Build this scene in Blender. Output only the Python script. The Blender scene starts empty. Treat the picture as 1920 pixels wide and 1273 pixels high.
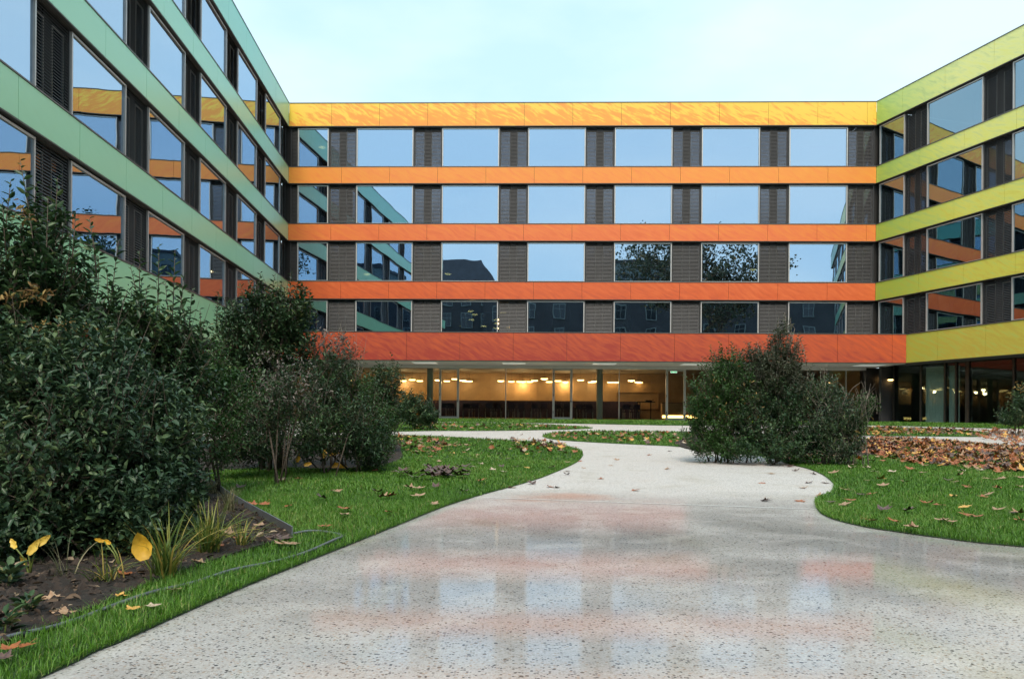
import bpy, bmesh, math, random
import numpy as np
from mathutils import Vector, Matrix

rng = np.random.default_rng(7)
random.seed(7)
sc = bpy.context.scene
COL = sc.collection

# ------------------------------------------------------------------ camera
F, CX, CY, HC, ROLL = 1451.0, 960.0, 776.9, 0.80, 0.0074
cam = bpy.data.cameras.new('camera')
cam.sensor_width = 36.0
cam.lens = F / 1920 * 36
cam.shift_y = (CY - 636.5) / 1920
cam.clip_start = 0.05
cam.clip_end = 3000
camo = bpy.data.objects.new('camera', cam)
COL.objects.link(camo)
camo.matrix_world = Matrix.Translation((0, 0, HC)) @ Matrix.Rotation(math.pi / 2, 4, 'X') @ Matrix.Rotation(ROLL, 4, 'Z')
sc.camera = camo

# ------------------------------------------------------------------ sky, sun, exposure
SUN_EL, SUN_AZ = math.radians(54), math.radians(184)      # azimuth from +Y clockwise: behind the camera
wd = bpy.data.worlds.new('World')
sc.world = wd
wd.use_nodes = True
wn = wd.node_tree.nodes
wl = wd.node_tree.links
bg = wn['Background']
sky = wn.new('ShaderNodeTexSky')
sky.sky_type = 'NISHITA'
sky.sun_disc = False
sky.sun_elevation = SUN_EL
sky.sun_rotation = SUN_AZ
sky.air_density = 1.0
sky.dust_density = 2.0
tc = wn.new('ShaderNodeTexCoord')
mp = wn.new('ShaderNodeMapping')
mp.inputs['Scale'].default_value = (1.6, 1.6, 4.0)
nz = wn.new('ShaderNodeTexNoise')
nz.inputs['Scale'].default_value = 1.7
nz.inputs['Detail'].default_value = 5
rp = wn.new('ShaderNodeValToRGB')
rp.color_ramp.elements[0].position = 0.36
rp.color_ramp.elements[0].color = (3.6, 5.2, 6.1, 1)
rp.color_ramp.elements[1].position = 0.64
rp.color_ramp.elements[1].color = (4.9, 6.05, 6.45, 1)
mx = wn.new('ShaderNodeMixRGB')
mx.inputs[0].default_value = 0.82
wl.new(tc.outputs['Generated'], mp.inputs['Vector'])
wl.new(mp.outputs[0], nz.inputs['Vector'])
wl.new(nz.outputs[0], rp.inputs[0])
wl.new(sky.outputs[0], mx.inputs[1])
wl.new(rp.outputs[0], mx.inputs[2])
wl.new(mx.outputs[0], bg.inputs['Color'])
bg.inputs['Strength'].default_value = 0.10

sun = bpy.data.lights.new('sun', 'SUN')
sun.energy = 1.5
sun.angle = math.radians(20)
sun.color = (1.0, 0.91, 0.80)
suno = bpy.data.objects.new('sun', sun)
COL.objects.link(suno)
sd = Vector((math.sin(SUN_AZ) * math.cos(SUN_EL), math.cos(SUN_AZ) * math.cos(SUN_EL), math.sin(SUN_EL)))
suno.rotation_euler = sd.to_track_quat('Z', 'Y').to_euler()

vs = sc.view_settings
vs.view_transform = 'Standard'
vs.look = 'None'
vs.gamma = 1
vs.use_curve_mapping = False
vs.exposure = 1.05
sc.cycles.max_bounces = 6
sc.cycles.transparent_max_bounces = 8
sc.cycles.caustics_reflective = False
sc.cycles.caustics_refractive = False
sc.cycles.sample_clamp_indirect = 4.0
sc.cycles.use_denoising = True
sc.cycles.diffuse_bounces = 3
sc.cycles.glossy_bounces = 4
sc.cycles.use_adaptive_sampling = True
sc.cycles.adaptive_threshold = 0.02


# ------------------------------------------------------------------ helpers
class MB:
    def __init__(self):
        self.v, self.f = [], []

    def quad(self, *p):
        n = len(self.v)
        self.v += [tuple(q) for q in p]
        self.f.append(tuple(range(n, n + len(p))))

    def box(self, x0, x1, y0, y1, z0, z1):
        n = len(self.v)
        self.v += [(x0, y0, z0), (x1, y0, z0), (x1, y1, z0), (x0, y1, z0), (x0, y0, z1), (x1, y0, z1), (x1, y1, z1), (x0, y1, z1)]
        for a in ((0, 3, 2, 1), (4, 5, 6, 7), (0, 1, 5, 4), (1, 2, 6, 5), (2, 3, 7, 6), (3, 0, 4, 7)):
            self.f.append(tuple(n + i for i in a))

    def tube(self, pts, rad, n=6, cap=True):
        pts = [Vector(p) for p in pts]
        if not hasattr(rad, '__len__'):
            rad = [rad] * len(pts)
        base = len(self.v)
        for i, p in enumerate(pts):
            t = (pts[min(i + 1, len(pts) - 1)] - pts[max(i - 1, 0)])
            if t.length < 1e-9:
                t = Vector((0, 0, 1))
            t.normalize()
            a = t.cross(Vector((0.31, 0.2, 0.93)))
            if a.length < 1e-4:
                a = t.cross(Vector((1, 0, 0)))
            a.normalize()
            b = t.cross(a)
            for k in range(n):
                w = 2 * math.pi * k / n
                self.v.append(tuple(p + (a * math.cos(w) + b * math.sin(w)) * rad[i]))
        for i in range(len(pts) - 1):
            for k in range(n):
                self.f.append((base + i * n + k, base + i * n + (k + 1) % n, base + (i + 1) * n + (k + 1) % n, base + (i + 1) * n + k))
        if cap:
            self.f.append(tuple(base + k for k in range(n))[::-1])
            self.f.append(tuple(base + (len(pts) - 1) * n + k for k in range(n)))

    def lathe(self, prof, c=(0, 0, 0), n=16):
        base = len(self.v)
        for r, z in prof:
            for k in range(n):
                w = 2 * math.pi * k / n
                self.v.append((c[0] + r * math.cos(w), c[1] + r * math.sin(w), c[2] + z))
        for i in range(len(prof) - 1):
            for k in range(n):
                self.f.append((base + i * n + k, base + i * n + (k + 1) % n, base + (i + 1) * n + (k + 1) % n, base + (i + 1) * n + k))

    def mesh(self, name, mat, smooth=False):
        me = bpy.data.meshes.new(name)
        me.from_pydata(self.v, [], self.f)
        if smooth:
            me.polygons.foreach_set('use_smooth', [True] * len(me.polygons))
        if mat:
            me.materials.append(mat)
        me.update()
        return me

    def build(self, name, mat, parent=None, loc=(0, 0, 0), smooth=False):
        return put(name, self.mesh(name, mat, smooth), parent, loc)


def put(name, me, parent=None, loc=(0, 0, 0), rot=(0, 0, 0)):
    o = bpy.data.objects.new(name, me)
    COL.objects.link(o)
    o.location = loc
    o.rotation_euler = rot
    if parent is not None:
        o.parent = parent
    return o


def tag(o, label=None, cat=None, group=None, kind=None):
    for k, v in (('label', label), ('category', cat), ('group', group), ('kind', kind)):
        if v:
            o[k] = v
    return o


def empty(name, loc=(0, 0, 0), rz=0.0):
    o = bpy.data.objects.new(name, None)
    o.empty_display_size = 0.2
    COL.objects.link(o)
    o.location = loc
    o.rotation_euler = (0, 0, rz)
    return o


def copy_tree(o, parent=None):
    c = o.copy()
    COL.objects.link(c)
    c.parent = parent
    for ch in o.children:
        copy_tree(ch, c)
    return c


def np_mesh(name, V, faces_flat, sizes, mat, attr=None, smooth=False):
    me = bpy.data.meshes.new(name)
    nv, nf, nl = len(V), len(sizes), len(faces_flat)
    me.vertices.add(nv)
    me.vertices.foreach_set('co', np.ascontiguousarray(V, dtype=np.float32).ravel())
    me.loops.add(nl)
    me.loops.foreach_set('vertex_index', np.ascontiguousarray(faces_flat, dtype=np.int32))
    me.polygons.add(nf)
    st = np.zeros(nf, dtype=np.int32)
    st[1:] = np.cumsum(sizes)[:-1]
    me.polygons.foreach_set('loop_start', st)
    me.polygons.foreach_set('loop_total', np.ascontiguousarray(sizes, dtype=np.int32))
    if attr is not None:
        a = me.attributes.new('rnd', 'FLOAT', 'POINT')
        a.data.foreach_set('value', np.ascontiguousarray(attr, dtype=np.float32))
    me.materials.append(mat)
    me.update(calc_edges=True)
    if smooth:
        me.polygons.foreach_set('use_smooth', np.ones(nf, dtype=bool))
    return me


def sstep(a, b, x):
    t = np.clip((np.asarray(x, dtype=float) - a) / (b - a), 0, 1)
    return t * t * (3 - 2 * t)


ZB = 0.52                       # the garden rises gently towards the building


def zg(y):
    return ZB * sstep(9, 40, y)


def ray(u, v):
    X, Z = (u - CX) / F, -(v - CY) / F
    c, s = math.cos(ROLL), math.sin(ROLL)
    return c * X - s * Z, s * X + c * Z


def G(u, v):
    """point of the ground seen at a place of the photograph"""
    X, Z = ray(u, v)
    lo, hi = 0.5, 200.0
    for _ in range(60):
        m = 0.5 * (lo + hi)
        if HC + Z * m - float(zg(m)) > 0:
            lo = m
        else:
            hi = m
    return Vector((X * lo, lo, float(zg(lo))))


def A(u, v, d):
    X, Z = ray(u, v)
    return Vector((X * d, d, HC + Z * d))


def catmull(pts, n=6, closed=False):
    P = [np.array(p, dtype=float) for p in pts]
    out = []
    m = len(P)
    for i in range(m if closed else m - 1):
        p0 = P[(i - 1) % m] if closed or i > 0 else P[i]
        p1, p2 = P[i], P[(i + 1) % m]
        p3 = P[(i + 2) % m] if closed or i + 2 < m else P[i + 1]
        for k in range(n):
            t = k / n
            out.append(0.5 * ((2 * p1) + (-p0 + p2) * t + (2 * p0 - 5 * p1 + 4 * p2 - p3) * t * t + (-p0 + 3 * p1 - 3 * p2 + p3) * t ** 3))
    if not closed:
        out.append(P[-1])
    return out


# ------------------------------------------------------------------ materials
def newmat(name):
    m = bpy.data.materials.new(name)
    m.use_nodes = True
    return m, m.node_tree.nodes, m.node_tree.links, m.node_tree.nodes['Principled BSDF']


def setp(b, **k):
    for n, v in k.items():
        b.inputs[n.replace('_', ' ')].default_value = v


def plain(name, col, rough=0.6, metal=0.0, noise=0.0, scale=8.0, bump=0.0, spec=0.5):
    m, n, l, b = newmat(name)
    setp(b, Base_Color=(*col, 1), Roughness=rough, Metallic=metal)
    b.inputs['Specular IOR Level'].default_value = spec
    if noise or bump:
        t = n.new('ShaderNodeTexCoord')
        x = n.new('ShaderNodeTexNoise')
        x.inputs['Scale'].default_value = scale
        x.inputs['Detail'].default_value = 6
        l.new(t.outputs['Object'], x.inputs['Vector'])
        if noise:
            r = n.new('ShaderNodeValToRGB')
            r.color_ramp.elements[0].position = 0.3
            r.color_ramp.elements[1].position = 0.7
            r.color_ramp.elements[0].color = (*[c * (1 - noise) for c in col], 1)
            r.color_ramp.elements[1].color = (*[min(1, c * (1 + noise)) for c in col], 1)
            l.new(x.outputs[0], r.inputs[0])
            l.new(r.outputs[0], b.inputs['Base Color'])
        if bump:
            bp = n.new('ShaderNodeBump')
            bp.inputs['Strength'].default_value = bump
            bp.inputs['Distance'].default_value = 0.02
            l.new(x.outputs[0], bp.inputs['Height'])
            l.new(bp.outputs[0], b.inputs['Normal'])
    return m


def ramp(n, stops, interp='LINEAR'):
    r = n.new('ShaderNodeValToRGB')
    r.color_ramp.interpolation = interp
    e = r.color_ramp.elements
    while len(e) < len(stops):
        e.new(0.5)
    for i, (p, c) in enumerate(stops):
        e[i].position = p
        e[i].color = (*c, 1)
    return r


def math_node(n, l, op, a, b=None, c=None):
    x = n.new('ShaderNodeMath')
    x.operation = op
    for i, q in enumerate((a, b, c)):
        if q is None:
            continue
        if isinstance(q, (int, float)):
            x.inputs[i].default_value = q
        else:
            l.new(q, x.inputs[i])
    return x.outputs[0]


def maprange(n, l, v, a0, a1, b0, b1):
    x = n.new('ShaderNodeMapRange')
    l.new(v, x.inputs[0])
    for i, q in enumerate((a0, a1, b0, b1)):
        x.inputs[i + 1].default_value = q
    return x.outputs[0]


def panel_mat(name, root, zstops, streak, xterm=None, near=None, rough=0.38):
    """enamelled facade panel: colour runs over the height of the wing with flame-like brush streaks"""
    m, n, l, b = newmat(name)
    t = n.new('ShaderNodeTexCoord')
    t.object = root
    sp = n.new('ShaderNodeSeparateXYZ')
    l.new(t.outputs['Object'], sp.inputs[0])
    z = maprange(n, l, sp.outputs['Z'], 3.5, 19.0, 0, 1)
    warp = n.new('ShaderNodeTexNoise')
    warp.inputs['Scale'].default_value = 0.5
    warp.inputs['Detail'].default_value = 2
    l.new(t.outputs['Object'], warp.inputs['Vector'])
    mp_ = n.new('ShaderNodeMapping')
    mp_.inputs['Rotation'].default_value = (0, math.radians(-28), 0)
    mp2 = n.new('ShaderNodeMapping')
    mp2.inputs['Scale'].default_value = (0.55, 1, 3.2)
    l.new(mp_.outputs[0], mp2.inputs['Vector'])
    va = n.new('ShaderNodeVectorMath')
    va.operation = 'ADD'
    vm = n.new('ShaderNodeVectorMath')
    vm.operation = 'SCALE'
    vm.inputs['Scale'].default_value = 0.7
    l.new(warp.outputs['Color'], vm.inputs[0])
    l.new(t.outputs['Object'], va.inputs[0])
    l.new(vm.outputs[0], va.inputs[1])
    l.new(va.outputs[0], mp_.inputs['Vector'])
    st = n.new('ShaderNodeTexNoise')
    st.inputs['Scale'].default_value = 2.2
    st.inputs['Detail'].default_value = 7
    st.inputs['Roughness'].default_value = 0.6
    l.new(mp2.outputs[0], st.inputs['Vector'])
    s = maprange(n, l, st.outputs[0], 0.3, 0.7, -streak, streak)
    val = math_node(n, l, 'ADD', z, s)
    if xterm:
        for a0, a1, b0, b1 in xterm:
            val = math_node(n, l, 'ADD', val, maprange(n, l, sp.outputs['X'], a0, a1, b0, b1))
    r = ramp(n, zstops)
    l.new(val, r.inputs[0])
    out = r.outputs[0]
    if near:
        for a0, a1, b0, b1, c in near:
            q = n.new('ShaderNodeMixRGB')
            w = math_node(n, l, 'ADD', maprange(n, l, sp.outputs['X'], a0, a1, b0, b1), math_node(n, l, 'MULTIPLY', s, 0.8))
            w = math_node(n, l, 'MINIMUM', math_node(n, l, 'MAXIMUM', w, 0.0), 1.0)
            l.new(w, q.inputs[0])
            l.new(out, q.inputs[1])
            q.inputs[2].default_value = (*c, 1)
            out = q.outputs[0]
    l.new(out, b.inputs['Base Color'])
    setp(b, Roughness=rough)
    return m


def glass_mat(name, refl, tint, trans, wob=0.004):
    m, n, l, b = newmat(name)
    n.remove(b)
    out = n['Material Output']
    g = n.new('ShaderNodeBsdfGlossy')
    g.inputs['Roughness'].default_value = 0.0
    g.inputs['Color'].default_value = (*tint, 1)
    tr = n.new('ShaderNodeBsdfTransparent')
    tr.inputs['Color'].default_value = (*trans, 1)
    lw = n.new('ShaderNodeLayerWeight')
    lw.inputs['Blend'].default_value = 0.5
    sch = math_node(n, l, 'ADD', math_node(n, l, 'MULTIPLY', math_node(n, l, 'POWER', lw.outputs['Facing'], 5.0), 0.9), 0.035)
    fac = math_node(n, l, 'MINIMUM', math_node(n, l, 'ADD', math_node(n, l, 'MULTIPLY', sch, 1.0 - refl), refl), 1.0)
    t = n.new('ShaderNodeTexCoord')
    x = n.new('ShaderNodeTexNoise')
    x.inputs['Scale'].default_value = 0.8
    x.inputs['Detail'].default_value = 1
    l.new(t.outputs['Object'], x.inputs['Vector'])
    bp = n.new('ShaderNodeBump')
    bp.inputs['Strength'].default_value = 0.5
    bp.inputs['Distance'].default_value = wob
    l.new(x.outputs[0], bp.inputs['Height'])
    l.new(bp.outputs[0], g.inputs['Normal'])
    mxs = n.new('ShaderNodeMixShader')
    l.new(fac, mxs.inputs[0])
    l.new(tr.outputs[0], mxs.inputs[1])
    l.new(g.outputs[0], mxs.inputs[2])
    l.new(mxs.outputs[0], out.inputs['Surface'])
    return m


def emit_mat(name, col, s):
    m, n, l, b = newmat(name)
    setp(b, Base_Color=(*col, 1))
    b.inputs['Emission Color'].default_value = (*col, 1)
    b.inputs['Emission Strength'].default_value = s
    m.cycles.emission_sampling = 'NONE'
    return m


def leaf_mat(name, stops, rough=0.38, trans=0.25, spec=0.5):
    m, n, l, b = newmat(name)
    a = n.new('ShaderNodeAttribute')
    a.attribute_name = 'rnd'
    r = ramp(n, stops)
    l.new(a.outputs['Fac'], r.inputs[0])
    l.new(r.outputs[0], b.inputs['Base Color'])
    setp(b, Roughness=rough)
    b.inputs['Specular IOR Level'].default_value = spec
    tl = n.new('ShaderNodeBsdfTranslucent')
    l.new(r.outputs[0], tl.inputs['Color'])
    mxs = n.new('ShaderNodeMixShader')
    mxs.inputs[0].default_value = trans
    l.new(b.outputs[0], mxs.inputs[1])
    l.new(tl.outputs[0], mxs.inputs[2])
    l.new(mxs.outputs[0], n['Material Output'].inputs['Surface'])
    return m


M = {}
M['coping'] = plain('coping', (0.16, 0.15, 0.14), 0.45, 0.6)
M['backing'] = plain('backing', (0.03, 0.028, 0.026), 0.7)
M['alu'] = plain('aluminium_frame', (0.56, 0.53, 0.50), 0.4, 0.25, 0.08, 3)
M['alu_pale'] = plain('pale_door_frame', (0.42, 0.42, 0.39), 0.45, 0.3, 0.06, 3)
M['alu_dark'] = plain('dark_frame', (0.05, 0.045, 0.04), 0.4, 0.5)
M['bronze'] = plain('bronze_slats', (0.075, 0.073, 0.072), 0.5, 0.3, 0.12, 2)
M['glass'] = glass_mat('coated_glass', 0.58, (0.64, 0.81, 1.0), (0.34, 0.42, 0.40))
M['glass_right'] = glass_mat('greenish_glass', 0.40, (0.62, 0.80, 0.92), (0.34, 0.42, 0.40))
M['glass_vent'] = glass_mat('vent_glass', 0.30, (0.7, 0.8, 1.0), (0.25, 0.3, 0.3))
M['glass_clear'] = glass_mat('clear_glass', 0.0, (0.6, 0.7, 0.7), (0.80, 0.84, 0.80))
M['glass_tint'] = glass_mat('tinted_glass', 0.03, (0.6, 0.7, 0.7), (0.74, 0.80, 0.77))
M['slab'] = plain('interior_grey', (0.10, 0.10, 0.10), 0.8, 0, 0.15, 1)
M['slabdark'] = plain('interior_dark', (0.05, 0.05, 0.05), 0.8, 0, 0.2, 1)
M['curtain'] = plain('curtain', (0.62, 0.68, 0.64), 0.9, 0, 0.08, 4)
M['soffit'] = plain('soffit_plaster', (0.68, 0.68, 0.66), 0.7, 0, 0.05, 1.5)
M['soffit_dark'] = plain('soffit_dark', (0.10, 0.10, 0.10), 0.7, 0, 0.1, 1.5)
M['roofing'] = plain('roofing', (0.18, 0.18, 0.17), 0.9, 0, 0.2, 2)
M['concrete'] = plain('concrete', (0.42, 0.43, 0.41), 0.75, 0, 0.1, 2, 0.1)
M['paving'] = plain('paving', (0.55, 0.54, 0.52), 0.6, 0, 0.1, 3)
M['wood'] = plain('wood_wall', (0.40, 0.245, 0.12), 0.5, 0, 0.2, 1.2)
M['woodfloor'] = plain('wood_floor', (0.14, 0.09, 0.055), 0.4, 0, 0.2, 3)
M['ceil'] = plain('warm_ceiling', (0.5, 0.42, 0.32), 0.7)
M['purple'] = plain('seat_fabric', (0.045, 0.03, 0.06), 0.85, 0, 0.2, 6)
M['black'] = plain('black_metal', (0.02, 0.02, 0.02), 0.45, 0.3)
M['chrome'] = plain('chair_steel', (0.32, 0.31, 0.30), 0.3, 0.8)
M['lamp_on'] = emit_mat('lamp_glow', (1.0, 0.62, 0.24), 4.0)
M['strip_on'] = emit_mat('strip_glow', (1.0, 0.62, 0.2), 4.0)
M['soffit_on'] = emit_mat('soffit_light_glow', (0.9, 0.95, 0.9), 0.10)
M['shade'] = plain('lamp_shade', (0.22, 0.16, 0.10), 0.5)
M['sign_white'] = emit_mat('sign_white', (0.85, 1.0, 0.9), 0.9)
M['sign_green'] = emit_mat('sign_green', (0.02, 0.45, 0.18), 0.9)
M['bark'] = plain('bark', (0.10, 0.075, 0.055), 0.9, 0, 0.3, 20, 0.5)
M['bark_pale'] = plain('pale_bark', (0.24, 0.20, 0.16), 0.9, 0, 0.3, 20, 0.4)
M['steel'] = plain('galvanised_steel', (0.28, 0.30, 0.32), 0.45, 0.7, 0.2, 10)
M['hose'] = plain('hose_plastic', (0.10, 0.11, 0.125), 0.5, 0, 0.2, 12)


def path_mat():
    m, n, l, b = newmat('exposed_aggregate')
    g = n.new('ShaderNodeNewGeometry')
    pos = g.outputs['Position']
    vo = n.new('ShaderNodeTexVoronoi')
    vo.inputs['Scale'].default_value = 105
    l.new(pos, vo.inputs['Vector'])
    sc_ = n.new('ShaderNodeSeparateColor')
    l.new(vo.outputs['Color'], sc_.inputs[0])
    peb = ramp(n, [(0.0, (0.04, 0.04, 0.045)), (0.085, (0.12, 0.11, 0.11)), (0.125, (0.38, 0.34, 0.30)), (0.40, (0.58, 0.55, 0.51)),
                   (0.70, (0.60, 0.57, 0.54)), (0.80, (0.44, 0.31, 0.22)), (0.86, (0.62, 0.59, 0.56)), (1.0, (0.72, 0.70, 0.67))])
    l.new(sc_.outputs[0], peb.inputs[0])
    edge = maprange(n, l, vo.outputs['Distance'], 0.42, 0.62, 0, 1)
    q = n.new('ShaderNodeMixRGB')
    l.new(edge, q.inputs[0])
    l.new(peb.outputs[0], q.inputs[1])
    q.inputs[2].default_value = (0.60, 0.57, 0.545, 1)
    # second, finer layer of grit
    vo2 = n.new('ShaderNodeTexVoronoi')
    vo2.inputs['Scale'].default_value = 260
    l.new(pos, vo2.inputs['Vector'])
    s2 = n.new('ShaderNodeSeparateColor')
    l.new(vo2.outputs['Color'], s2.inputs[0])
    gr = ramp(n, [(0.0, (0.45, 0.45, 0.45)), (0.25, (0.9, 0.9, 0.9)), (1.0, (1.06, 1.05, 1.03))])
    l.new(s2.outputs[0], gr.inputs[0])
    mul = n.new('ShaderNodeMixRGB')
    mul.blend_type = 'MULTIPLY'
    mul.inputs[0].default_value = 0.5
    l.new(q.outputs[0], mul.inputs[1])
    l.new(gr.outputs[0], mul.inputs[2])
    vo3 = n.new('ShaderNodeTexVoronoi')
    vo3.inputs['Scale'].default_value = 58
    l.new(pos, vo3.inputs['Vector'])
    s3 = n.new('ShaderNodeSeparateColor')
    l.new(vo3.outputs['Color'], s3.inputs[0])
    pk = math_node(n, l, 'MULTIPLY', math_node(n, l, 'LESS_THAN', s3.outputs[0], 0.04), maprange(n, l, vo3.outputs['Distance'], 0.34, 0.44, 1, 0))
    pc = ramp(n, [(0.0, (0.03, 0.032, 0.04)), (0.5, (0.08, 0.06, 0.05)), (1.0, (0.20, 0.12, 0.07))])
    l.new(s3.outputs[1], pc.inputs[0])
    pm = n.new('ShaderNodeMixRGB')
    l.new(pk, pm.inputs[0])
    l.new(mul.outputs[0], pm.inputs[1])
    l.new(pc.outputs[0], pm.inputs[2])
    mul = pm
    # stains
    st = n.new('ShaderNodeTexNoise')
    st.inputs['Scale'].default_value = 1.5
    st.inputs['Detail'].default_value = 6
    l.new(pos, st.inputs['Vector'])
    sr = ramp(n, [(0.28, (0.72, 0.67, 0.56)), (0.42, (0.95, 0.94, 0.91)), (0.55, (1, 1, 1)), (0.72, (0.97, 0.93, 0.88))])
    l.new(st.outputs[0], sr.inputs[0])
    mul2 = n.new('ShaderNodeMixRGB')
    mul2.blend_type = 'MULTIPLY'
    mul2.inputs[0].default_value = 0.6
    l.new(mul.outputs[0], mul2.inputs[1])
    l.new(sr.outputs[0], mul2.inputs[2])
    # wetness: the near stretch lies in a shallow dip that holds a film of water
    sp = n.new('ShaderNodeSeparateXYZ')
    l.new(pos, sp.inputs[0])
    wn_ = n.new('ShaderNodeTexNoise')
    wn_.inputs['Scale'].default_value = 0.55
    wn_.inputs['Detail'].default_value = 5
    l.new(pos, wn_.inputs['Vector'])
    edge_y = math_node(n, l, 'ADD', sp.outputs['Y'], maprange(n, l, wn_.outputs[0], 0.3, 0.7, -0.8, 0.8))
    w = math_node(n, l, 'MULTIPLY', maprange(n, l, edge_y, 5.4, 8.4, 0.95, 0), maprange(n, l, edge_y, 1.7, 2.9, 0.35, 1))
    w = math_node(n, l, 'MULTIPLY', w, maprange(n, l, wn_.outputs[0], 0.32, 0.52, 0.5, 1.0))
    wn2 = n.new('ShaderNodeTexNoise')
    wn2.inputs['Scale'].default_value = 2.6
    wn2.inputs['Detail'].default_value = 6
    l.new(pos, wn2.inputs['Vector'])
    w = math_node(n, l, 'MULTIPLY', w, maprange(n, l, wn2.outputs[0], 0.36, 0.50, 0.72, 1.0))
    dark = n.new('ShaderNodeMixRGB')
    dark.blend_type = 'MULTIPLY'
    l.new(math_node(n, l, 'MULTIPLY', w, 0.85), dark.inputs[0])
    l.new(mul2.outputs[0], dark.inputs[1])
    dark.inputs[2].default_value = (0.55, 0.55, 0.56, 1)
    # reddish patch, fading outwards, on the wet edge
    dv = n.new('ShaderNodeVectorMath')
    dv.operation = 'SUBTRACT'
    l.new(pos, dv.inputs[0])
    rc = G(1040, 932)
    dv.inputs[1].default_value = (rc.x, rc.y, 0)
    ds = n.new('ShaderNodeVectorMath')
    ds.operation = 'LENGTH'
    l.new(dv.outputs[0], ds.inputs[0])
    tz = math_node(n, l, 'ADD', ds.outputs['Value'], maprange(n, l, st.outputs[0], 0.3, 0.7, 0.35, -0.35))
    tan = n.new('ShaderNodeMixRGB')
    tan.blend_type = 'MULTIPLY'
    l.new(maprange(n, l, tz, 0.1, 0.6, 0.7, 0), tan.inputs[0])
    l.new(dark.outputs[0], tan.inputs[1])
    tan.inputs[2].default_value = (0.95, 0.55, 0.40, 1)
    l.new(tan.outputs[0], b.inputs['Base Color'])
    setp(b, Roughness=0.65)
    l.new(w, b.inputs['Coat Weight'])
    b.inputs['Coat Roughness'].default_value = 0.02
    b.inputs['Coat IOR'].default_value = 1.46
    bp = n.new('ShaderNodeBump')
    bp.inputs['Strength'].default_value = 0.5
    bp.inputs['Distance'].default_value = 0.003
    l.new(vo.outputs['Distance'], bp.inputs['Height'])
    l.new(bp.outputs[0], b.inputs['Normal'])
    cb = n.new('ShaderNodeBump')
    cb.inputs['Strength'].default_value = 0.012
    cb.inputs['Distance'].default_value = 0.003
    l.new(vo2.outputs['Distance'], cb.inputs['Height'])
    l.new(cb.outputs[0], b.inputs['Coat Normal'])
    return m


def soil_mat(name, c0, c1, scale):
    m, n, l, b = newmat(name)
    g = n.new('ShaderNodeNewGeometry')
    x = n.new('ShaderNodeTexNoise')
    x.inputs['Scale'].default_value = scale
    x.inputs['Detail'].default_value = 8
    x.inputs['Roughness'].default_value = 0.7
    l.new(g.outputs['Position'], x.inputs['Vector'])
    r = ramp(n, [(0.3, c0), (0.7, c1)])
    l.new(x.outputs[0], r.inputs[0])
    l.new(r.outputs[0], b.inputs['Base Color'])
    setp(b, Roughness=0.9)
    bp = n.new('ShaderNodeBump')
    bp.inputs['Strength'].default_value = 0.9
    bp.inputs['Distance'].default_value = 0.03
    l.new(x.outputs[0], bp.inputs['Height'])
    l.new(bp.outputs[0], b.inputs['Normal'])
    return m


M['path'] = path_mat()
M['lawn'] = soil_mat('lawn_soil', (0.018, 0.045, 0.008), (0.04, 0.09, 0.016), 30)
M['soil'] = soil_mat('bed_soil', (0.010, 0.007, 0.005), (0.045, 0.032, 0.023), 26)
M['grass'] = leaf_mat('grass_blades', [(0.0, (0.055, 0.155, 0.010)), (0.5, (0.105, 0.255, 0.018)), (0.85, (0.19, 0.35, 0.05)), (1.0, (0.38, 0.36, 0.13))], 0.5, 0.3)


# ------------------------------------------------------------------ ground, paths, lawns
def grid_ground():
    xs = np.array([-900, -300, -120, -60, -30, -15, 0, 15, 30, 60, 120, 300, 900.0])
    ys = np.concatenate([[-900, -300, -120, -60, -30, -10, 0, 5], np.arange(8, 42, 1.0), [45, 60, 120, 300, 900]])
    V = [(x, y, float(zg(y)) - 0.06) for y in ys for x in xs]
    nx = len(xs)
    Fc = [(j * nx + i, j * nx + i + 1, (j + 1) * nx + i + 1, (j + 1) * nx + i) for j in range(len(ys) - 1) for i in range(nx - 1)]
    me = bpy.data.meshes.new('ground')
    me.from_pydata(V, [], Fc)
    me.materials.append(M['lawn'])
    return tag(put('ground', me), kind='structure')


def sheet(name, poly, dz, mat, skirt=0.05, rough=0.0):
    """a flat polygon draped over the gently rising garden, with a small edge face"""
    bm = bmesh.new()
    vs_ = [bm.verts.new((p[0], p[1], 0)) for p in poly]
    f = bm.faces.new(vs_)
    if f.normal.z < 0:
        f.normal_flip()
    f.normal_update()
    if f.normal.z < 0:
        bmesh.ops.reverse_faces(bm, faces=[f])
    bmesh.ops.triangulate(bm, faces=bm.faces[:])
    ys = [p[1] for p in poly]
    for y in np.arange(9, 41, 1.0):
        if min(ys) < y < max(ys):
            bmesh.ops.bisect_plane(bm, geom=bm.verts[:] + bm.edges[:] + bm.faces[:], plane_co=(0, y, 0), plane_no=(0, 1, 0))
    for v in bm.verts:
        v.co.z = float(zg(v.co.y)) + dz
    if skirt:
        be = [e for e in bm.edges if e.is_boundary]
        r = bmesh.ops.extrude_edge_only(bm, edges=be)
        for v in [q for q in r['geom'] if isinstance(q, bmesh.types.BMVert)]:
            v.co.z -= skirt
    bmesh.ops.recalc_face_normals(bm, faces=bm.faces[:])
    me = bpy.data.meshes.new(name)
    bm.to_mesh(me)
    bm.free()
    me.materials.append(mat)
    return tag(put(name, me), kind='structure')


def gp(img, n=5):
    return [G(p[0], p[1]) for p in catmull(img, n)]


grid_ground()
path = sheet('path', [(-16, -12), (36, -12), (36, 47), (-16, 47)], 0.0, M['path'], 0.05)

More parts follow.
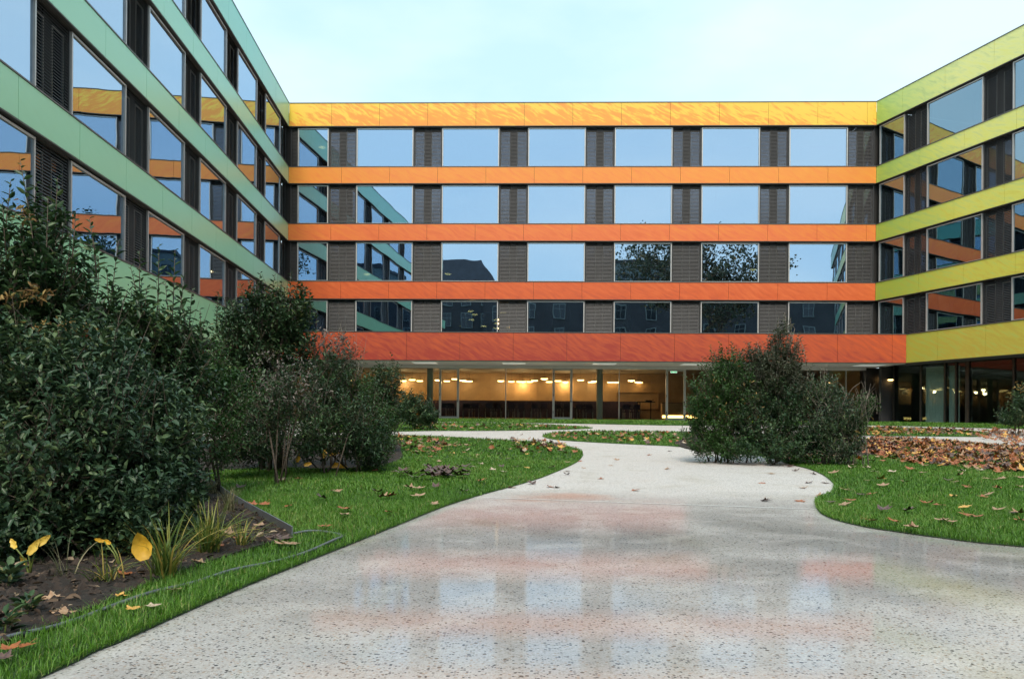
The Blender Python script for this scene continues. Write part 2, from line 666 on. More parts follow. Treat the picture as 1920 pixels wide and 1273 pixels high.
left_edge = gp([(-420, 1480), (74, 1273), (179, 1223), (227, 1204), (344, 1151), (447, 1106), (557, 1061), (660, 1020), (759, 980), (831, 951), (900, 929),
                (966, 911), (1012, 897), (1059, 878), (1084, 865), (1093, 853), (1089, 845), (1072, 839), (1044, 832.5), (1012, 829), (950, 825.6), (856, 820.6),
                (778, 817.5), (731, 817), (600, 818), (480, 821)])
LAWN = {}
LAWN['A'] = [(p.x, p.y) for p in left_edge] + [(-8.8, 14), (-9.6, 6), (-10, -6), (-5.0, -6)]
LAWN['B'] = [(p.x, p.y) for p in gp([(600, 812), (762, 809), (819, 808), (919, 808), (1044, 806), (1090, 804.5), (1112, 803)]) +
             gp([(1112, 803), (1090, 800), (981, 794.6), (850, 792.0), (600, 790.5)])[1:]]
c_low = gp([(1016, 818.5), (1044, 825), (1137, 831), (1262, 837), (1294, 841), (1400, 853), (1441, 858.5), (1481, 871), (1514, 879), (1543.5, 891), (1562.5, 907),
            (1564, 915.5), (1557, 925), (1535, 934.5), (1529, 945), (1533, 956), (1546, 967), (1576, 978), (1630, 990), (1684, 998), (1752, 1007.5), (1833, 1018), (1920, 1026), (2300, 1062)])
c_up = gp([(2300, 856), (1920, 838), (1833, 833), (1740, 826), (1627, 823), (1450, 816), (1278, 810), (1200, 809), (1106, 808), (1044, 810.6), (1022, 814)])
LAWN['C'] = [(p.x, p.y) for p in c_low + c_up]
LAWN['D'] = [(p.x, p.y) for p in gp([(1480, 806), (1560, 812), (1627.5, 817), (1752, 818.5), (1835, 819), (1858, 814)]) + gp([(1855, 812), (1806, 807), (1720, 803), (1644, 801), (1560, 801), (1490, 804)])]
e_low = gp([(480, 789.5), (850, 791.0), (981, 793), (1106, 795), (1278, 798), (1460, 797), (1644, 798), (1806, 802), (1920, 804.5)])
LAWN['E'] = [(p.x, p.y) for p in e_low] + [(24.5, 26.5), (23.2, 34.0), (21.6, 42.2), (5, 42.6), (-12.3, 43.2)]
for k, P in LAWN.items():
    sheet('lawn', P, 0.004, M['lawn'], 0.0)

bed = [G(*p) for p in catmull([(-300, 1330), (-60, 1240), (60, 1196), (160, 1156), (240, 1120), (330, 1083), (450, 1042), (546, 1013)], 4)] + \
      [G(*p) for p in catmull([(540, 1005), (470, 965), (420, 930), (388, 890), (430, 884), (520, 880), (640, 882), (742, 868), (752, 845), (738, 826), (640, 822), (500, 824)], 4)]
BED = [(p.x, p.y) for p in bed] + [(-8.2, 13), (-8.6, 6), (-8, -2), (-3.6, -2)]
tag(sheet('planting_bed', BED, 0.03, M['soil'], 0.05), kind='structure')

rb = [G(*p) for p in catmull([(1262, 832), (1300, 844), (1400, 851), (1500, 856), (1600, 856), (1680, 850), (1690, 836), (1600, 822), (1450, 816), (1310, 814)], 4)]
RBED = [(p.x, p.y) for p in rb]
tag(sheet('planting_bed', RBED, 0.03, M['soil'], 0.04), kind='structure')

# expansion joint across the path; its wet gleam is painted as a pale colour
mb = MB()
j0, j1 = G(905, 933), G(1531, 955)
for k in range(6):
    a, b = j0.lerp(j1, k / 6), j0.lerp(j1, (k + 1) / 6)
    mb.quad((a.x, a.y - 0.012, 0.004), (b.x, b.y - 0.012, 0.004), (b.x, b.y + 0.012, 0.004), (a.x, a.y + 0.012, 0.004))
mb.build('expansion_joint', plain('joint_gleam', (0.72, 0.72, 0.70), 0.5), path)

# ------------------------------------------------------------------ the building: three wings round the court
LV = [z + HC for z in (18.02, 16.66, 14.32, 13.34, 11.02, 10.02, 7.68, 6.64, 4.52, 2.94)]
ROWS = [(LV[1], LV[0]), (LV[3], LV[2]), (LV[5], LV[4]), (LV[7], LV[6]), (LV[9], LV[8])]
CL = Vector((-13.112, 45.063, 0))
AB, W, AL, AR = -0.0253, 33.83, -0.0653, -0.2893
DB = Vector((math.cos(AB), math.sin(AB), 0))
CR = CL + DB * W
DL = Vector((math.sin(AL), math.cos(AL), 0))      # towards the back along the left wing
DR = Vector((math.sin(AR), math.cos(AR), 0))
LLEN = RLEN = 44.0
FWD = 2.2                                          # the lowest band of the back wing stands forward


def wing_root(name, origin, dx, label):
    r = empty(name, origin, math.atan2(dx.y, dx.x))
    return tag(r, label, 'building')


BACK = wing_root('building_wing', CL, DB, 'back wing with flame-streaked orange and red panel bands above a lit glazed dining hall')
LEFT = wing_root('building_wing', CL - DL * LLEN, DL, 'left wing with smooth mint green panel bands and long rows of windows')
RIGHT = wing_root('building_wing', CR, -DR, 'right wing with yellow and lime green panel bands over dark ground floor glazing')

PM = {}
PM['B'] = panel_mat('flame_panels', BACK, [(0.0, (0.42, 0.058, 0.038)), (0.08, (0.51, 0.088, 0.042)), (0.29, (0.72, 0.13, 0.036)), (0.50, (0.84, 0.19, 0.055)),
                                           (0.70, (0.90, 0.28, 0.05)), (0.94, (0.92, 0.36, 0.05)), (1.08, (0.94, 0.58, 0.07))], 0.115,
                    [(19, 34, 0, 0.09), (5, 0, 0, 0.06)])
PM['L'] = panel_mat('mint_panels', LEFT, [(0.0, (0.37, 0.69, 0.39)), (0.35, (0.45, 0.84, 0.54)), (0.65, (0.43, 0.86, 0.60)), (1.0, (0.27, 0.75, 0.61))], 0.035,
                    None, [(36, 44.5, 0, 0.45, (0.50, 0.55, 0.16))], 0.3)  # yellow towards the back corner: reflected orange put into the panel colour
PM['R'] = panel_mat('lime_panels', RIGHT, [(0.0, (0.74, 0.56, 0.09)), (0.3, (0.84, 0.74, 0.11)), (0.6, (0.93, 0.89, 0.20)), (1.0, (0.95, 0.93, 0.36))], 0.20,
                    None, [(6.0, 0.3, 0, 0.7, (0.28, 0.56, 0.07)), (9, 16, 0, 0.4, (0.88, 0.70, 0.12)), (20, 36, 0, 1.0, (0.16, 0.42, 0.34))], 0.34)


def frame_mesh(w, h, t=0.06, d=0.10):
    m = MB()
    m.box(0, t, 0, d, 0, h)
    m.box(w - t, w, 0, d, 0, h)
    m.box(t, w - t, 0.004, d - 0.004, 0, t * 0.8)
    m.box(t, w - t, 0.004, d - 0.004, h - t, h)
    return m.mesh('window', M['alu'])


def pane_mesh(w, h, t=0.06, mat='glass'):
    m = MB()
    m.box(t - 0.01, w - t + 0.01, 0, 0.02, t * 0.8 - 0.01, h - t + 0.01)
    return m.mesh('pane', M[mat])


def slat_mesh(w, h, pitch=0.078):
    """stack of slanted metal slats with open slots between"""
    m = MB()
    n = int(h / pitch)
    p = h / n
    for i in range(n):
        z = (i + 0.5) * p
        k = len(m.v)
        a, t = p * 0.29, 0.012
        m.v += [(0.02, 0.0, z - a), (w - 0.02, 0.0, z - a), (w - 0.02, 0.03, z + a), (0.02, 0.03, z + a),
                (0.02, t, z - a), (w - 0.02, t, z - a), (w - 0.02, 0.03 + t, z + a), (0.02, 0.03 + t, z + a)]
        for q in ((0, 1, 2, 3), (7, 6, 5, 4), (0, 4, 5, 1), (3, 2, 6, 7)):
            m.f.append(tuple(k + x for x in q))
    return m.mesh('slats', M['bronze'])


MC = {}


def cached(kind, *a):
    k = (kind,) + tuple(round(x, 3) if isinstance(x, float) else x for x in a)
    if k not in MC:
        MC[k] = {'frame': frame_mesh, 'pane': pane_mesh, 'slat': slat_mesh}[kind](*a)
    return MC[k]


def rail_mesh(w, h):
    m = MB()
    m.box(0, 0.03, 0.0, 0.09, 0, h)
    m.box(w - 0.03, w, 0.0, 0.09, 0, h)
    m.box(0.03, w - 0.03, 0.002, 0.088, h - 0.04, h)
    return m.mesh('louvre_panel', M['bronze'])


def vent_mesh(w, h, t=0.035):
    m = MB()
    m.box(0, t, 0, 0.05, 0, h)
    m.box(w - t, w, 0, 0.05, 0, h)
    m.box(t, w - t, 0.002, 0.048, h - t, h)
    m.box(t, w - t, 0.002, 0.048, 0, t)
    return m.mesh('vent_frame', M['alu'])


RAILS, VENTS = {}, {}


def window(root, s0, s1, z0, z1, y=0.12):
    w, h = s1 - s0, z1 - z0
    o = put('window', cached('frame', w, h), root, (s0, y, z0))
    p = put('pane', cached('pane', w, h, 0.06, 'glass_right' if root is RIGHT else 'glass'), o, (0, 0.05, 0), (random.gauss(0, 0.0015), 0, random.gauss(0, 0.0022)))
    return o


def louvre(root, s0, s1, z0, z1, vents=True):
    w, h = s1 - s0, z1 - z0
    k = (round(w, 3), round(h, 3))
    if k not in RAILS:
        RAILS[k] = rail_mesh(w, h)
    o = put('louvre_panel', RAILS[k], root, (s0, 0.16, z0))
    tag(put('slats', cached('slat', w, h), o, (0, 0.012, 0)), kind='stuff')
    if vents and w > 1.0:
        vw, vh = w * 0.36, h * 0.90
        kv = (round(vw, 3), round(vh, 3))
        if kv not in VENTS:
            VENTS[kv] = vent_mesh(vw, vh)
        for x in (0.03, w - 0.03 - vw):
            put('vent_frame', VENTS[kv], o, (x, 0.13, 0.02))
            put('vent_pane', cached('pane', vw, vh, 0.035, 'glass_vent'), o, (x, 0.155, 0.02))
        m = MB()
        m.box(0.03 + vw + 0.004, w - 0.03 - vw - 0.004, 0.15, 0.19, 0.0, h)
        m.build('mullion_post', M['alu_dark'], o)
    else:
        m = MB()
        m.box(0.03, w - 0.03, 0.15, 0.19, 0.0, h)
        m.build('back_plate', M['alu_dark'], o)
    return o


def band(root, s0, s1, z0, z1, joints, mat, y=0.0, tag4=None):
    """one spandrel band: backing, coping and every panel on its own"""
    m = MB()
    m.box(s0 + 0.02, s1 - 0.02, y + 0.055, y + 0.42, z0 + 0.02, z1 - 0.03)
    m.build('band_backing', M['backing'], root)
    m = MB()
    m.box(s0, s1, y - 0.02, y + 0.43, z1 - 0.028, z1 + 0.012)
    m.build('coping', M['coping'], root)
    m = MB()
    m.box(s0, s1, y + 0.012, y + 0.43, z0 - 0.012, z0 + 0.016)
    m.build('drip_edge', M['coping'], root)
    e = [s0] + [j for j in joints if s0 + 0.3 < j < s1 - 0.3] + [s1]
    for a, b in zip(e[:-1], e[1:]):
        g = 0.007
        m = MB()
        m.box(a + g, b - g, random.uniform(0, 0.004), 0.04, z0 + 0.018, z1 - 0.034)
        m.build('panel', mat, root, (0, y, 0))


def interior(root, s0, s1, y0=0.45, y1=6.5):
    m = MB()
    m.box(s0, s1, y1, y1 + 0.2, ROWS[4][0] + 0.11 if root is BACK else 0.0, LV[0] - 0.4)
    for z0, z1 in ROWS[1:]:
        m.box(s0, s1, y0, y1 - 0.004, z0 + 0.1, z1 - 0.1)
    for s in np.arange(s0 + 5, s1 - 2, 5.0):
        for (za, zb) in zip([r[1] for r in ROWS[1:]], [r[0] for r in ROWS[:-1]]):
            m.box(s - 0.08, s + 0.08, y0 + 1.2, y1 - 0.01, za - 0.09, zb + 0.09)
    m.build('floor_slabs', M['slab'], root)
    m = MB()
    m.box(s0, s1, 0.45, y1 + 0.3, LV[0] - 0.5, LV[0] - 0.3)
    m.build('roof', M['roofing'], root)
    m = MB()
    zb_ = ROWS[4][0] + 0.1 if root is BACK else 0.0
    m.box(s0 - 0.2, s0, 0.45, y1, zb_, LV[0] - 0.52)
    m.build('end_wall', M['slabdark'], root)
    m = MB()
    m.box(s1, s1 + 0.2, 0.45, y1, zb_, LV[0] - 0.52)
    m.build('end_wall', M['slabdark'], root)


def curtain_mesh(w, h):
    n = max(6, int(w / 0.05))
    V, Fc = [], []
    for i in range(n + 1):
        x = w * i / n
        y = 0.035 * math.sin(i * 1.7) + 0.015 * math.sin(i * 0.63)
        V += [(x, y, 0), (x, y * 0.8, h)]
    for i in range(n):
        Fc.append((2 * i, 2 * i + 2, 2 * i + 3, 2 * i + 1))
    me = bpy.data.meshes.new('curtain')
    me.from_pydata(V, [], Fc)
    me.materials.append(M['curtain'])
    me.polygons.foreach_set('use_smooth', [True] * len(me.polygons))
    return me


def floors(root, wins, louv, first_sill=None):
    for i in range(4):
        z1 = ROWS[i][0] - 0.02
        z0 = ROWS[i + 1][1] + 0.012
        for a, b in wins:
            window(root, a, b, z0, z1 - 0.05)
        for a, b in louv:
            louvre(root, a, b, z0, z1)


def band_s(y, line_o, line_d, root_o, dx):
    """where the line of another wing's face crosses this wing's plane set off by y"""
    nrm = Vector((-dx.y, dx.x, 0))
    rel = line_o - root_o
    t = (y - rel.dot(nrm)) / line_d.dot(nrm)
    return (rel + line_d * t).dot(dx)


def back_s(u, y=0.0):
    X, _ = ray(u, 650)
    d = Vector((X, 1, 0))
    nrm = Vector((-DB.y, DB.x, 0))
    t = (y + CL.dot(nrm)) / d.dot(nrm)
    return (d * t - CL).dot(DB)


# back wing
o0 = 3.94
bw = [(0.50, 2.30)] + [(o0 + 5 * k, o0 + 5 * k + 3.32) for k in range(6)]
bl = [(0.06, 0.46), (2.34, o0 - 0.04)] + [(o0 + 5 * k + 3.36, o0 + 5 * k + 4.96) for k in range(5)] + [(o0 + 28.36, W - 0.06)]
for i, (z0, z1) in enumerate(ROWS[:4]):
    j0 = 2.5 if i % 2 == 0 else 3.1
    band(BACK, 0.0, W, z0, z1, [j0 + 2.8 * k for k in range(13)], PM['B'])
sl = band_s(-FWD, CL, DL, CL, DB)
sr = band_s(-FWD, CR, DR, CL, DB)
band(BACK, sl, sr, ROWS[4][0], ROWS[4][1], [back_s(663, -FWD) - 2.94 + 2.94 * k for k in range(14)], PM['B'], -FWD)
m = MB()
m.box(sl + 0.05, sr - 0.05, -FWD + 0.44, 0.44, ROWS[4][1] - 0.22, ROWS[4][1] - 0.06)
m.build('terrace_roof', M['roofing'], BACK)
m = MB()
m.box(sl + 0.02, sr - 0.02, -FWD + 0.06, 1.6, ROWS[4][0] - 0.05, ROWS[4][0] - 0.014)
m.build('soffit', M['soffit'], BACK)
floors(BACK, bw, bl)
interior(BACK, 0.02, W - 0.02, 0.45, 6.0)
for ua, ub in ((774, 820), (942, 986), (1110, 1157), (1279, 1322), (1452, 1490), (1610, 1650)):
    s = (back_s(ua, -1.0) + back_s(ub, -1.0)) / 2
    m = MB()
    m.box(s - 0.65, s + 0.65, -1.65, -0.35, ROWS[4][0] - 0.072, ROWS[4][0] - 0.052)
    m.build('soffit_light', M['soffit_on'], BACK)

for a, b, y0 in ((-0.45, 0.05, 0.24), (W - 0.055, W + 1.0, 0.24)):
    m = MB()
    m.box(a, b, y0, y0 + 0.3, ROWS[4][0], LV[0] - 0.52)
    m.build('corner_infill', M['alu_dark'], BACK)
m = MB()
m.box(W + 0.02, W + 1.6, 1.36, 1.7, 0.3, ROWS[4][0] - 0.06)
m.build('corner_infill', M['alu_dark'], BACK)
m = MB()
m.box(-1.9, -0.12, 0.62, 1.6, 0.3, ROWS[4][0] - 0.06)
m.build('corner_infill', M['alu_dark'], BACK)
# left wing (its own x runs from the near end to the back corner)
lw_ = [(LLEN - 4.8 - 5 * k, LLEN - 1.5 - 5 * k) for k in range(8)]
ll_ = [(LLEN - 1.46, LLEN - 0.05)] + [(LLEN - 6.46 - 5 * k, LLEN - 4.84 - 5 * k) for k in range(7)]
for i, (z0, z1) in enumerate(ROWS):
    j0 = (0.9 if i % 2 == 0 else 2.3)
    band(LEFT, 0.0, LLEN, z0, z1, [j0 + 2.85 * k for k in range(16)], PM['L'])
floors(LEFT, lw_, ll_)
interior(LEFT, 0.02, LLEN - 0.02, 0.45, 7)
# right wing (x from the back corner towards the viewer)
rw_ = [(0.10, 1.95)] + [(3.5 + 5 * k, 6.9 + 5 * k) for k in range(8)]
rl_ = [(1.99, 3.46)] + [(6.94 + 5 * k, 8.46 + 5 * k) for k in range(7)]
for i, (z0, z1) in enumerate(ROWS):
    j0 = [1.9, 0.9 + 2.2, 2.5, 3.1, 4.4][i]
    band(RIGHT, 0.0 if i < 4 else FWD * 1.03, RLEN, z0, z1, [j0 + 2.85 * k for k in range(16)], PM['R'])
floors(RIGHT, rw_, rl_)
interior(RIGHT, 0.02, RLEN - 0.02, 0.45, 7)
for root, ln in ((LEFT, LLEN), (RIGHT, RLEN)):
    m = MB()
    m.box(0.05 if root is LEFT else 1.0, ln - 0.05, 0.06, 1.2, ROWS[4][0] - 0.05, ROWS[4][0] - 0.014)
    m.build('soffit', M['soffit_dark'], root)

# curtains and hanging lamps seen through the first floor windows
for s, wdt, row in ((bw[4][0] + 0.1, 0.95, 3), (bw[5][0] + 0.08, 0.5, 3), (bw[1][0] + 1.0, 0.8, 3), (bw[3][0] + 1.45, 1.1, 3), (bw[4][0] + 1.0, 1.0, 2), (bw[3][0] + 0.2, 2.2, 2)):
    put('curtain', curtain_mesh(wdt, 2.15), BACK, (s, 0.62, ROWS[row + 1][1] + 0.02))
for s, wdt, row in ((0.5, 0.8, 3), (3.8, 0.7, 3), (1.0, 0.6, 2), (9.2, 0.8, 3)):
    put('curtain', curtain_mesh(wdt, 2.15), RIGHT, (s, 0.62, ROWS[row + 1][1] + 0.02))

# ---- ground floor glazing of the back wing
GY = 1.2
ztop = ROWS[4][0] - 0.06
zfl = ZB + 0.02
m = MB()
m.box(-1.0, W + 1.0, -1.15, 9.2, ZB - 0.20, ZB + 0.02)
m.build('terrace_floor', M['paving'], BACK)
m = MB()
m.box(0, W, GY - 0.06, GY + 0.06, ztop - 0.16, ztop)
m.build('head_rail', M['soffit'], BACK)


def glazed_pane(root, s0, s1, y, z0, z1, mat):
    m = MB()
    m.box(s0, s1, y - 0.012, y + 0.012, z0, z1)
    return m.build('glazing_pane', M[mat], root)


def mullion(root, s, y, z0, z1, w=0.05, mat='alu_pale'):
    m = MB()
    m.box(s - w / 2, s + w / 2, y - 0.07, y + 0.07, z0, z1)
    return m.build('mullion', M[mat], root)


def door(root, s0, s1, y, z0, z1):
    t = 0.13
    m = MB()
    m.box(s0, s0 + t, y - 0.06, y + 0.06, z0, z1)
    m.box(s1 - t, s1, y - 0.06, y + 0.06, z0, z1)
    m.box(s0 + t, s1 - t, y - 0.055, y + 0.055, z0, z0 + 0.12)
    m.box(s0 + t, s1 - t, y - 0.055, y + 0.055, z1 - 0.10, z1)
    d = m.build('door', M['alu_pale'], root)
    m = MB()
    m.box(s0 + t, s1 - t, y - 0.01, y + 0.01, z0 + 0.12, z1 - 0.10)
    m.build('door_pane', M['glass_clear'], d)
    m = MB()
    m.box(s1 - t + 0.04, s1 - t + 0.07, y - 0.11, y - 0.062, z0 + 0.98, z0 + 1.10)
    m.box(s1 - t - 0.07, s1 - t + 0.07, y - 0.13, y - 0.10, z0 + 1.05, z0 + 1.075)
    m.build('handle', M['black'], d)
    for zz in (0.35, 1.35, 2.6):
        m = MB()
        m.tube([(s0 + 0.05, y - 0.075, z0 + zz), (s0 + 0.05, y - 0.075, z0 + zz + 0.14)], 0.018, 6)
        m.build('hinge', M['alu_dark'], d)
    return d


zg1 = ztop - 0.16
edges = []
for k in range(-1, 4):
    ua = 824 + 212.4 * k
    s0, s1, sm = back_s(ua, GY), back_s(ua + 37.5, GY), back_s(ua + 125, GY)
    edges.append((s0, s1, sm))
prev = 0.1
for s0, s1, sm in edges:
    if s0 - prev > 0.3:
        glazed_pane(BACK, prev + 0.02, s0 - 0.01, GY, zfl, zg1, 'glass_clear')
    door(BACK, s0, s1, GY, zfl, zg1)
    if sm < W - 0.4:
        mullion(BACK, sm, GY, zfl, zg1)
        glazed_pane(BACK, s1 + 0.01, sm - 0.03, GY, zfl, zg1, 'glass_clear')
        prev = sm + 0.02
if W - prev > 0.6:
    glazed_pane(BACK, prev + 0.02, W - 0.25, GY, zfl, zg1, 'glass_clear')
m = MB()
m.box(W - 0.22, W + 0.3, GY - 0.12, GY + 0.3, zfl, zg1)
m.build('corner_post', M['alu_dark'], BACK)
for u in (490, 807, 1125, 1443):
    m = MB()
    m.lathe([(0.19, zfl), (0.19, ztop)], (back_s(u, 2.2), 2.2, 0), 20)
    m.build('column', M['concrete'], BACK, smooth=True)

# dining hall behind the glass
m = MB()
m.box(0.05, W - 0.05, 9.0, 9.2, zfl, ztop)
m.build('hall_wall', M['wood'], BACK)
m = MB()
m.box(-0.1, 0.05, GY + 0.1, 9.0, zfl, ztop)
m.build('hall_side_wall', M['wood'], BACK)
m = MB()
m.box(W - 0.05, W + 0.1, GY + 0.35, 9.0, zfl, ztop)
m.build('hall_side_wall', M['wood'], BACK)
m = MB()
m.box(0.05, W - 0.05, GY + 0.12, 9.0, ztop - 0.02, ztop + 0.05)
m.build('hall_ceiling', M['ceil'], BACK)
m = MB()
m.box(0.05, W - 0.05, GY + 0.12, 9.0, zfl + 0.004, zfl + 0.012)
m.build('hall_floor', M['woodfloor'], BACK)
# vertical boards of the timber wall
for k in range(30):
    m = MB()
    m.box(0.1 + k * 1.12, 0.1 + k * 1.12 + 1.105, 8.965 + random.uniform(0, .01), 8.998, zfl + 0.05, ztop - 0.06)
    m.build('wall_board', M['wood'], BACK)


def world_back(s, y, z=0.0):
    nrm = Vector((-DB.y, DB.x, 0))
    q = CL + DB * s + nrm * y
    return Vector((q.x, q.y, z))


# pendant lamps
def pendant_meshes():
    a = MB()
    a.lathe([(0.02, 0.10), (0.05, 0.09), (0.20, 0.035), (0.235, 0.0), (0.225, 0.0), (0.19, 0.028), (0.03, 0.075)], n=20)
    b = MB()
    b.lathe([(0.0, 0.012), (0.215, 0.012), (0.22, -0.05), (0.15, -0.075), (0.0, -0.08)], n=20)
    c = MB()
    c.tube([(0, 0, 0.09), (0, 0, 0.55)], 0.006, 5)
    return a.mesh('lamp_shade', M['shade'], True), b.mesh('glowing_disc', M['lamp_on']), c.mesh('cord', M['black'])


LM = pendant_meshes()
lamp_data = bpy.data.lights.new('pendant_light', 'POINT')
lamp_data.energy = 36
lamp_data.color = (1.0, 0.68, 0.36)
lamp_data.shadow_soft_size = 0.12
NL = 0


def pendant(p, scale, label, group, light=True):
    r = empty('pendant_lamp', p)
    r.scale = (scale,) * 3
    tag(r, label, 'lamp', group)
    put('lamp_shade', LM[0], r)
    put('glowing_disc', LM[1], r)
    put('cord', LM[2], r)
    if light:
        L = bpy.data.objects.new('lamp_bulb', lamp_data)
        COL.objects.link(L)
        L.parent = r
        L.location = (0, 0, -0.16)
    return r


lamps = [(120, 212), (175, 203), (222, 225), (335, 205), (390, 215), (440, 198), (490, 207), (515, 218), (530, 228), (725, 210), (790, 226), (842, 232), (862, 216),
         (905, 226), (935, 208), (995, 197), (1025, 217), (1080, 210), (1125, 235), (1220, 205), (1285, 228), (1305, 213), (1405, 236), (1442, 228), (1535, 208), (1575, 218), (1585, 232)]
for i, (a, b) in enumerate(lamps):
    u, v = 720 + a / 3.31, 650 + b / 3.31
    X, Z = ray(u, v)
    d = min(max(2.28 / Z, 47.3), 53.2)
    q = Vector((X * d, d, HC + 2.28))
    side = 'left of the doors' if u < 824 else 'between the doors' if 862 < u < 1036 else 'behind a door' if u < 1075 else 'right of the middle door'
    pendant(q, 1.0, 'glowing pendant lamp in the dining hall ' + side, 'pendant lamps in the dining hall', i % 3 == 0)
for u, v in ((620, 715), (660, 712), (1545, 722), (1560, 716), (1590, 719), (1610, 716)):
    X, Z = ray(u, v)
    d = min(max(2.28 / Z, 47.3), 53.2)
    pendant(Vector((X * d, d, HC + 2.28)), 1.0, 'glowing dish pendant lamp half hidden behind a shrub', 'pendant lamps in the dining hall', u in (620, 1545))
# lamps of the first floor room
for u, v, d in ((883, 583, 47), (890, 589, 47.5), (884, 599, 48.5), (867, 610.5, 50), (907, 611, 50), (931, 599, 48), (932, 606, 49), (930, 615, 50), (953, 613, 49), (944, 586, 47)):
    q = A(u, v, d)
    pendant(q, 0.8, 'tiny warm pendant lamp behind a dark first floor window', 'lamps behind the first floor windows', False)
for u, v, d in ((688, 514, 47), (840, 513, 47), (1413, 505, 47.2), (604, 276, 47)):
    pendant(A(u, v, d), 0.9, 'single warm lamp behind a reflecting upper window', 'lamps behind the upper windows', False)

# banquette and chairs, tables
zf = zfl + 0.012


def chair_proto():
    r = empty('dining_chair')
    m = MB()
    m.box(-0.22, 0.22, -0.21, 0.21, 0.43, 0.475)
    m.build('seat', M['purple'], r)
    m = MB()
    m.box(-0.21, 0.21, 0.19, 0.225, 0.60, 0.92)
    m.build('backrest', M['purple'], r)
    for x in (-0.2, 0.2):
        m = MB()
        m.tube([(x, -0.19, 0), (x, -0.18, 0.43)], 0.012, 6)
        m.build('leg', M['chrome'], r)
        m = MB()
        m.tube([(x, 0.25, 0), (x, 0.20, 0.43), (x, 0.215, 0.92)], 0.012, 6)
        m.build('leg', M['chrome'], r)
    return r


def table_proto():
    r = empty('dining_table')
    m = MB()
    m.box(-0.55, 0.55, -0.38, 0.38, 0.72, 0.75)
    m.build('table_top', M['woodfloor'], r)
    for x in (-0.5, 0.5):
        for y in (-0.33, 0.33):
            m = MB()
            m.box(x - 0.02, x + 0.02, y - 0.02, y + 0.02, 0, 0.72)
            m.build('leg', M['black'], r)
    return r


ch = chair_proto()
tb = table_proto()
first = [True, True]
for k in range(9):
    s = 9.0 + k * 1.42
    if k == 7:
        continue
    t = tb if first[1] else copy_tree(tb)
    first[1] = False
    q = world_back(s, 3.9 + 0.3 * (k % 2), zf)
    t.location = q
    t.rotation_euler = (0, 0, AB)
    tag(t, 'dark dining table in the hall behind the glazing', 'table', 'tables in the dining hall')
    for dx, dy, rz in ((-0.28, -0.62, math.pi), (0.30, -0.60, math.pi), (0.0, 0.62, 0)):
        c = ch if first[0] else copy_tree(ch)
        first[0] = False
        c.location = q + Vector((dx, dy, 0))
        c.rotation_euler = (0, 0, rz + AB + random.uniform(-.2, .2))
        tag(c, 'dark upholstered dining chair with thin steel legs in the glazed hall', 'chair', 'chairs in the dining hall')
r = empty('banquette', world_back(14.2, 7.2, zf), AB)
tag(r, 'long dark purple bench with high back in the dining hall', 'bench')
m = MB(); m.box(-7.2, 7.2, -0.3, 0.25, 0.06, 0.46); m.build('seat', M['purple'], r)
m = MB(); m.box(-7.2, 7.2, 0.254, 0.42, 0.05, 1.18); m.build('backrest', M['purple'], r)
# tall bar table in front of the wall niche
q = A(1210, 753, 48.6)
r = empty('bar_table', (q.x, q.y, zf), AB)
tag(r, 'tall black bar table on thin legs in the dining hall', 'table')
hh = q.z - zf
m = MB(); m.box(-0.58, 0.58, -0.25, 0.25, hh - 0.05, hh); m.build('table_top', M['black'], r)
for x in (-0.34, 0.34):
    m = MB(); m.box(x - 0.03, x + 0.03, -0.03, 0.03, 0, hh - 0.05); m.build('leg', M['black'], r)
m = MB(); m.box(-0.10, 0.30, -0.12, 0.10, 0, 0.09); m.tube([(0.3, 0, 0.05), (0.42, 0, 0.12)], 0.02, 6)
o = m.build('serving_tray', M['black'], None, (q.x + 0.1, q.y, zf + hh + 0.002)); tag(o, 'dark serving tray lying on the tall bar table', 'tray')
# wall niche with objects
c0, c1 = A(1153, 766, 54.3), A(1231, 737, 54.3)
sA = (c0 - CL).dot(DB); sB = (c1 - CL).dot(DB)
m = MB()
m.box(sA, sB, 8.82, 8.955, c0.z - 0.05, c0.z)
m.box(sA, sB, 8.82, 8.955, c1.z, c1.z + 0.05)
m.box(sA, sA + 0.05, 8.822, 8.955, c0.z, c1.z)
m.box(sB - 0.05, sB, 8.822, 8.955, c0.z, c1.z)
m.build('wall_niche', M['wood'], BACK)
qq = world_back(sA + 1.0, 8.6, c0.z)
m = MB(); m.box(-0.35, 0.25, -0.2, 0.2, 0, 0.45); m.box(-0.3, 0.2, -0.25, -0.2, 0.25, 0.42)
tag(m.build('coffee_machine', M['black'], None, qq), 'dark boxy coffee machine in the wall niche of the hall', 'machine')
# glowing strip along the counter foot
c0, c1 = A(1242, 778, 49), A(1300, 771, 49)
r = empty('serving_counter', (c0.x, c0.y, zf), AB)
tag(r, 'timber serving counter with a glowing strip at its foot', 'counter')
wd_ = 3.0
m = MB(); m.box(0, wd_, 0.06, 0.7, 0, 1.02); m.build('body', M['wood'], r)
m = MB(); m.box(-0.03, wd_ + 0.03, 0.02, 0.74, 1.022, 1.06); m.build('worktop', M['woodfloor'], r)
m = MB(); m.box(0.0, wd_, 0.03, 0.058, 0.10, 0.26); m.build('light_strip', M['strip_on'], r)
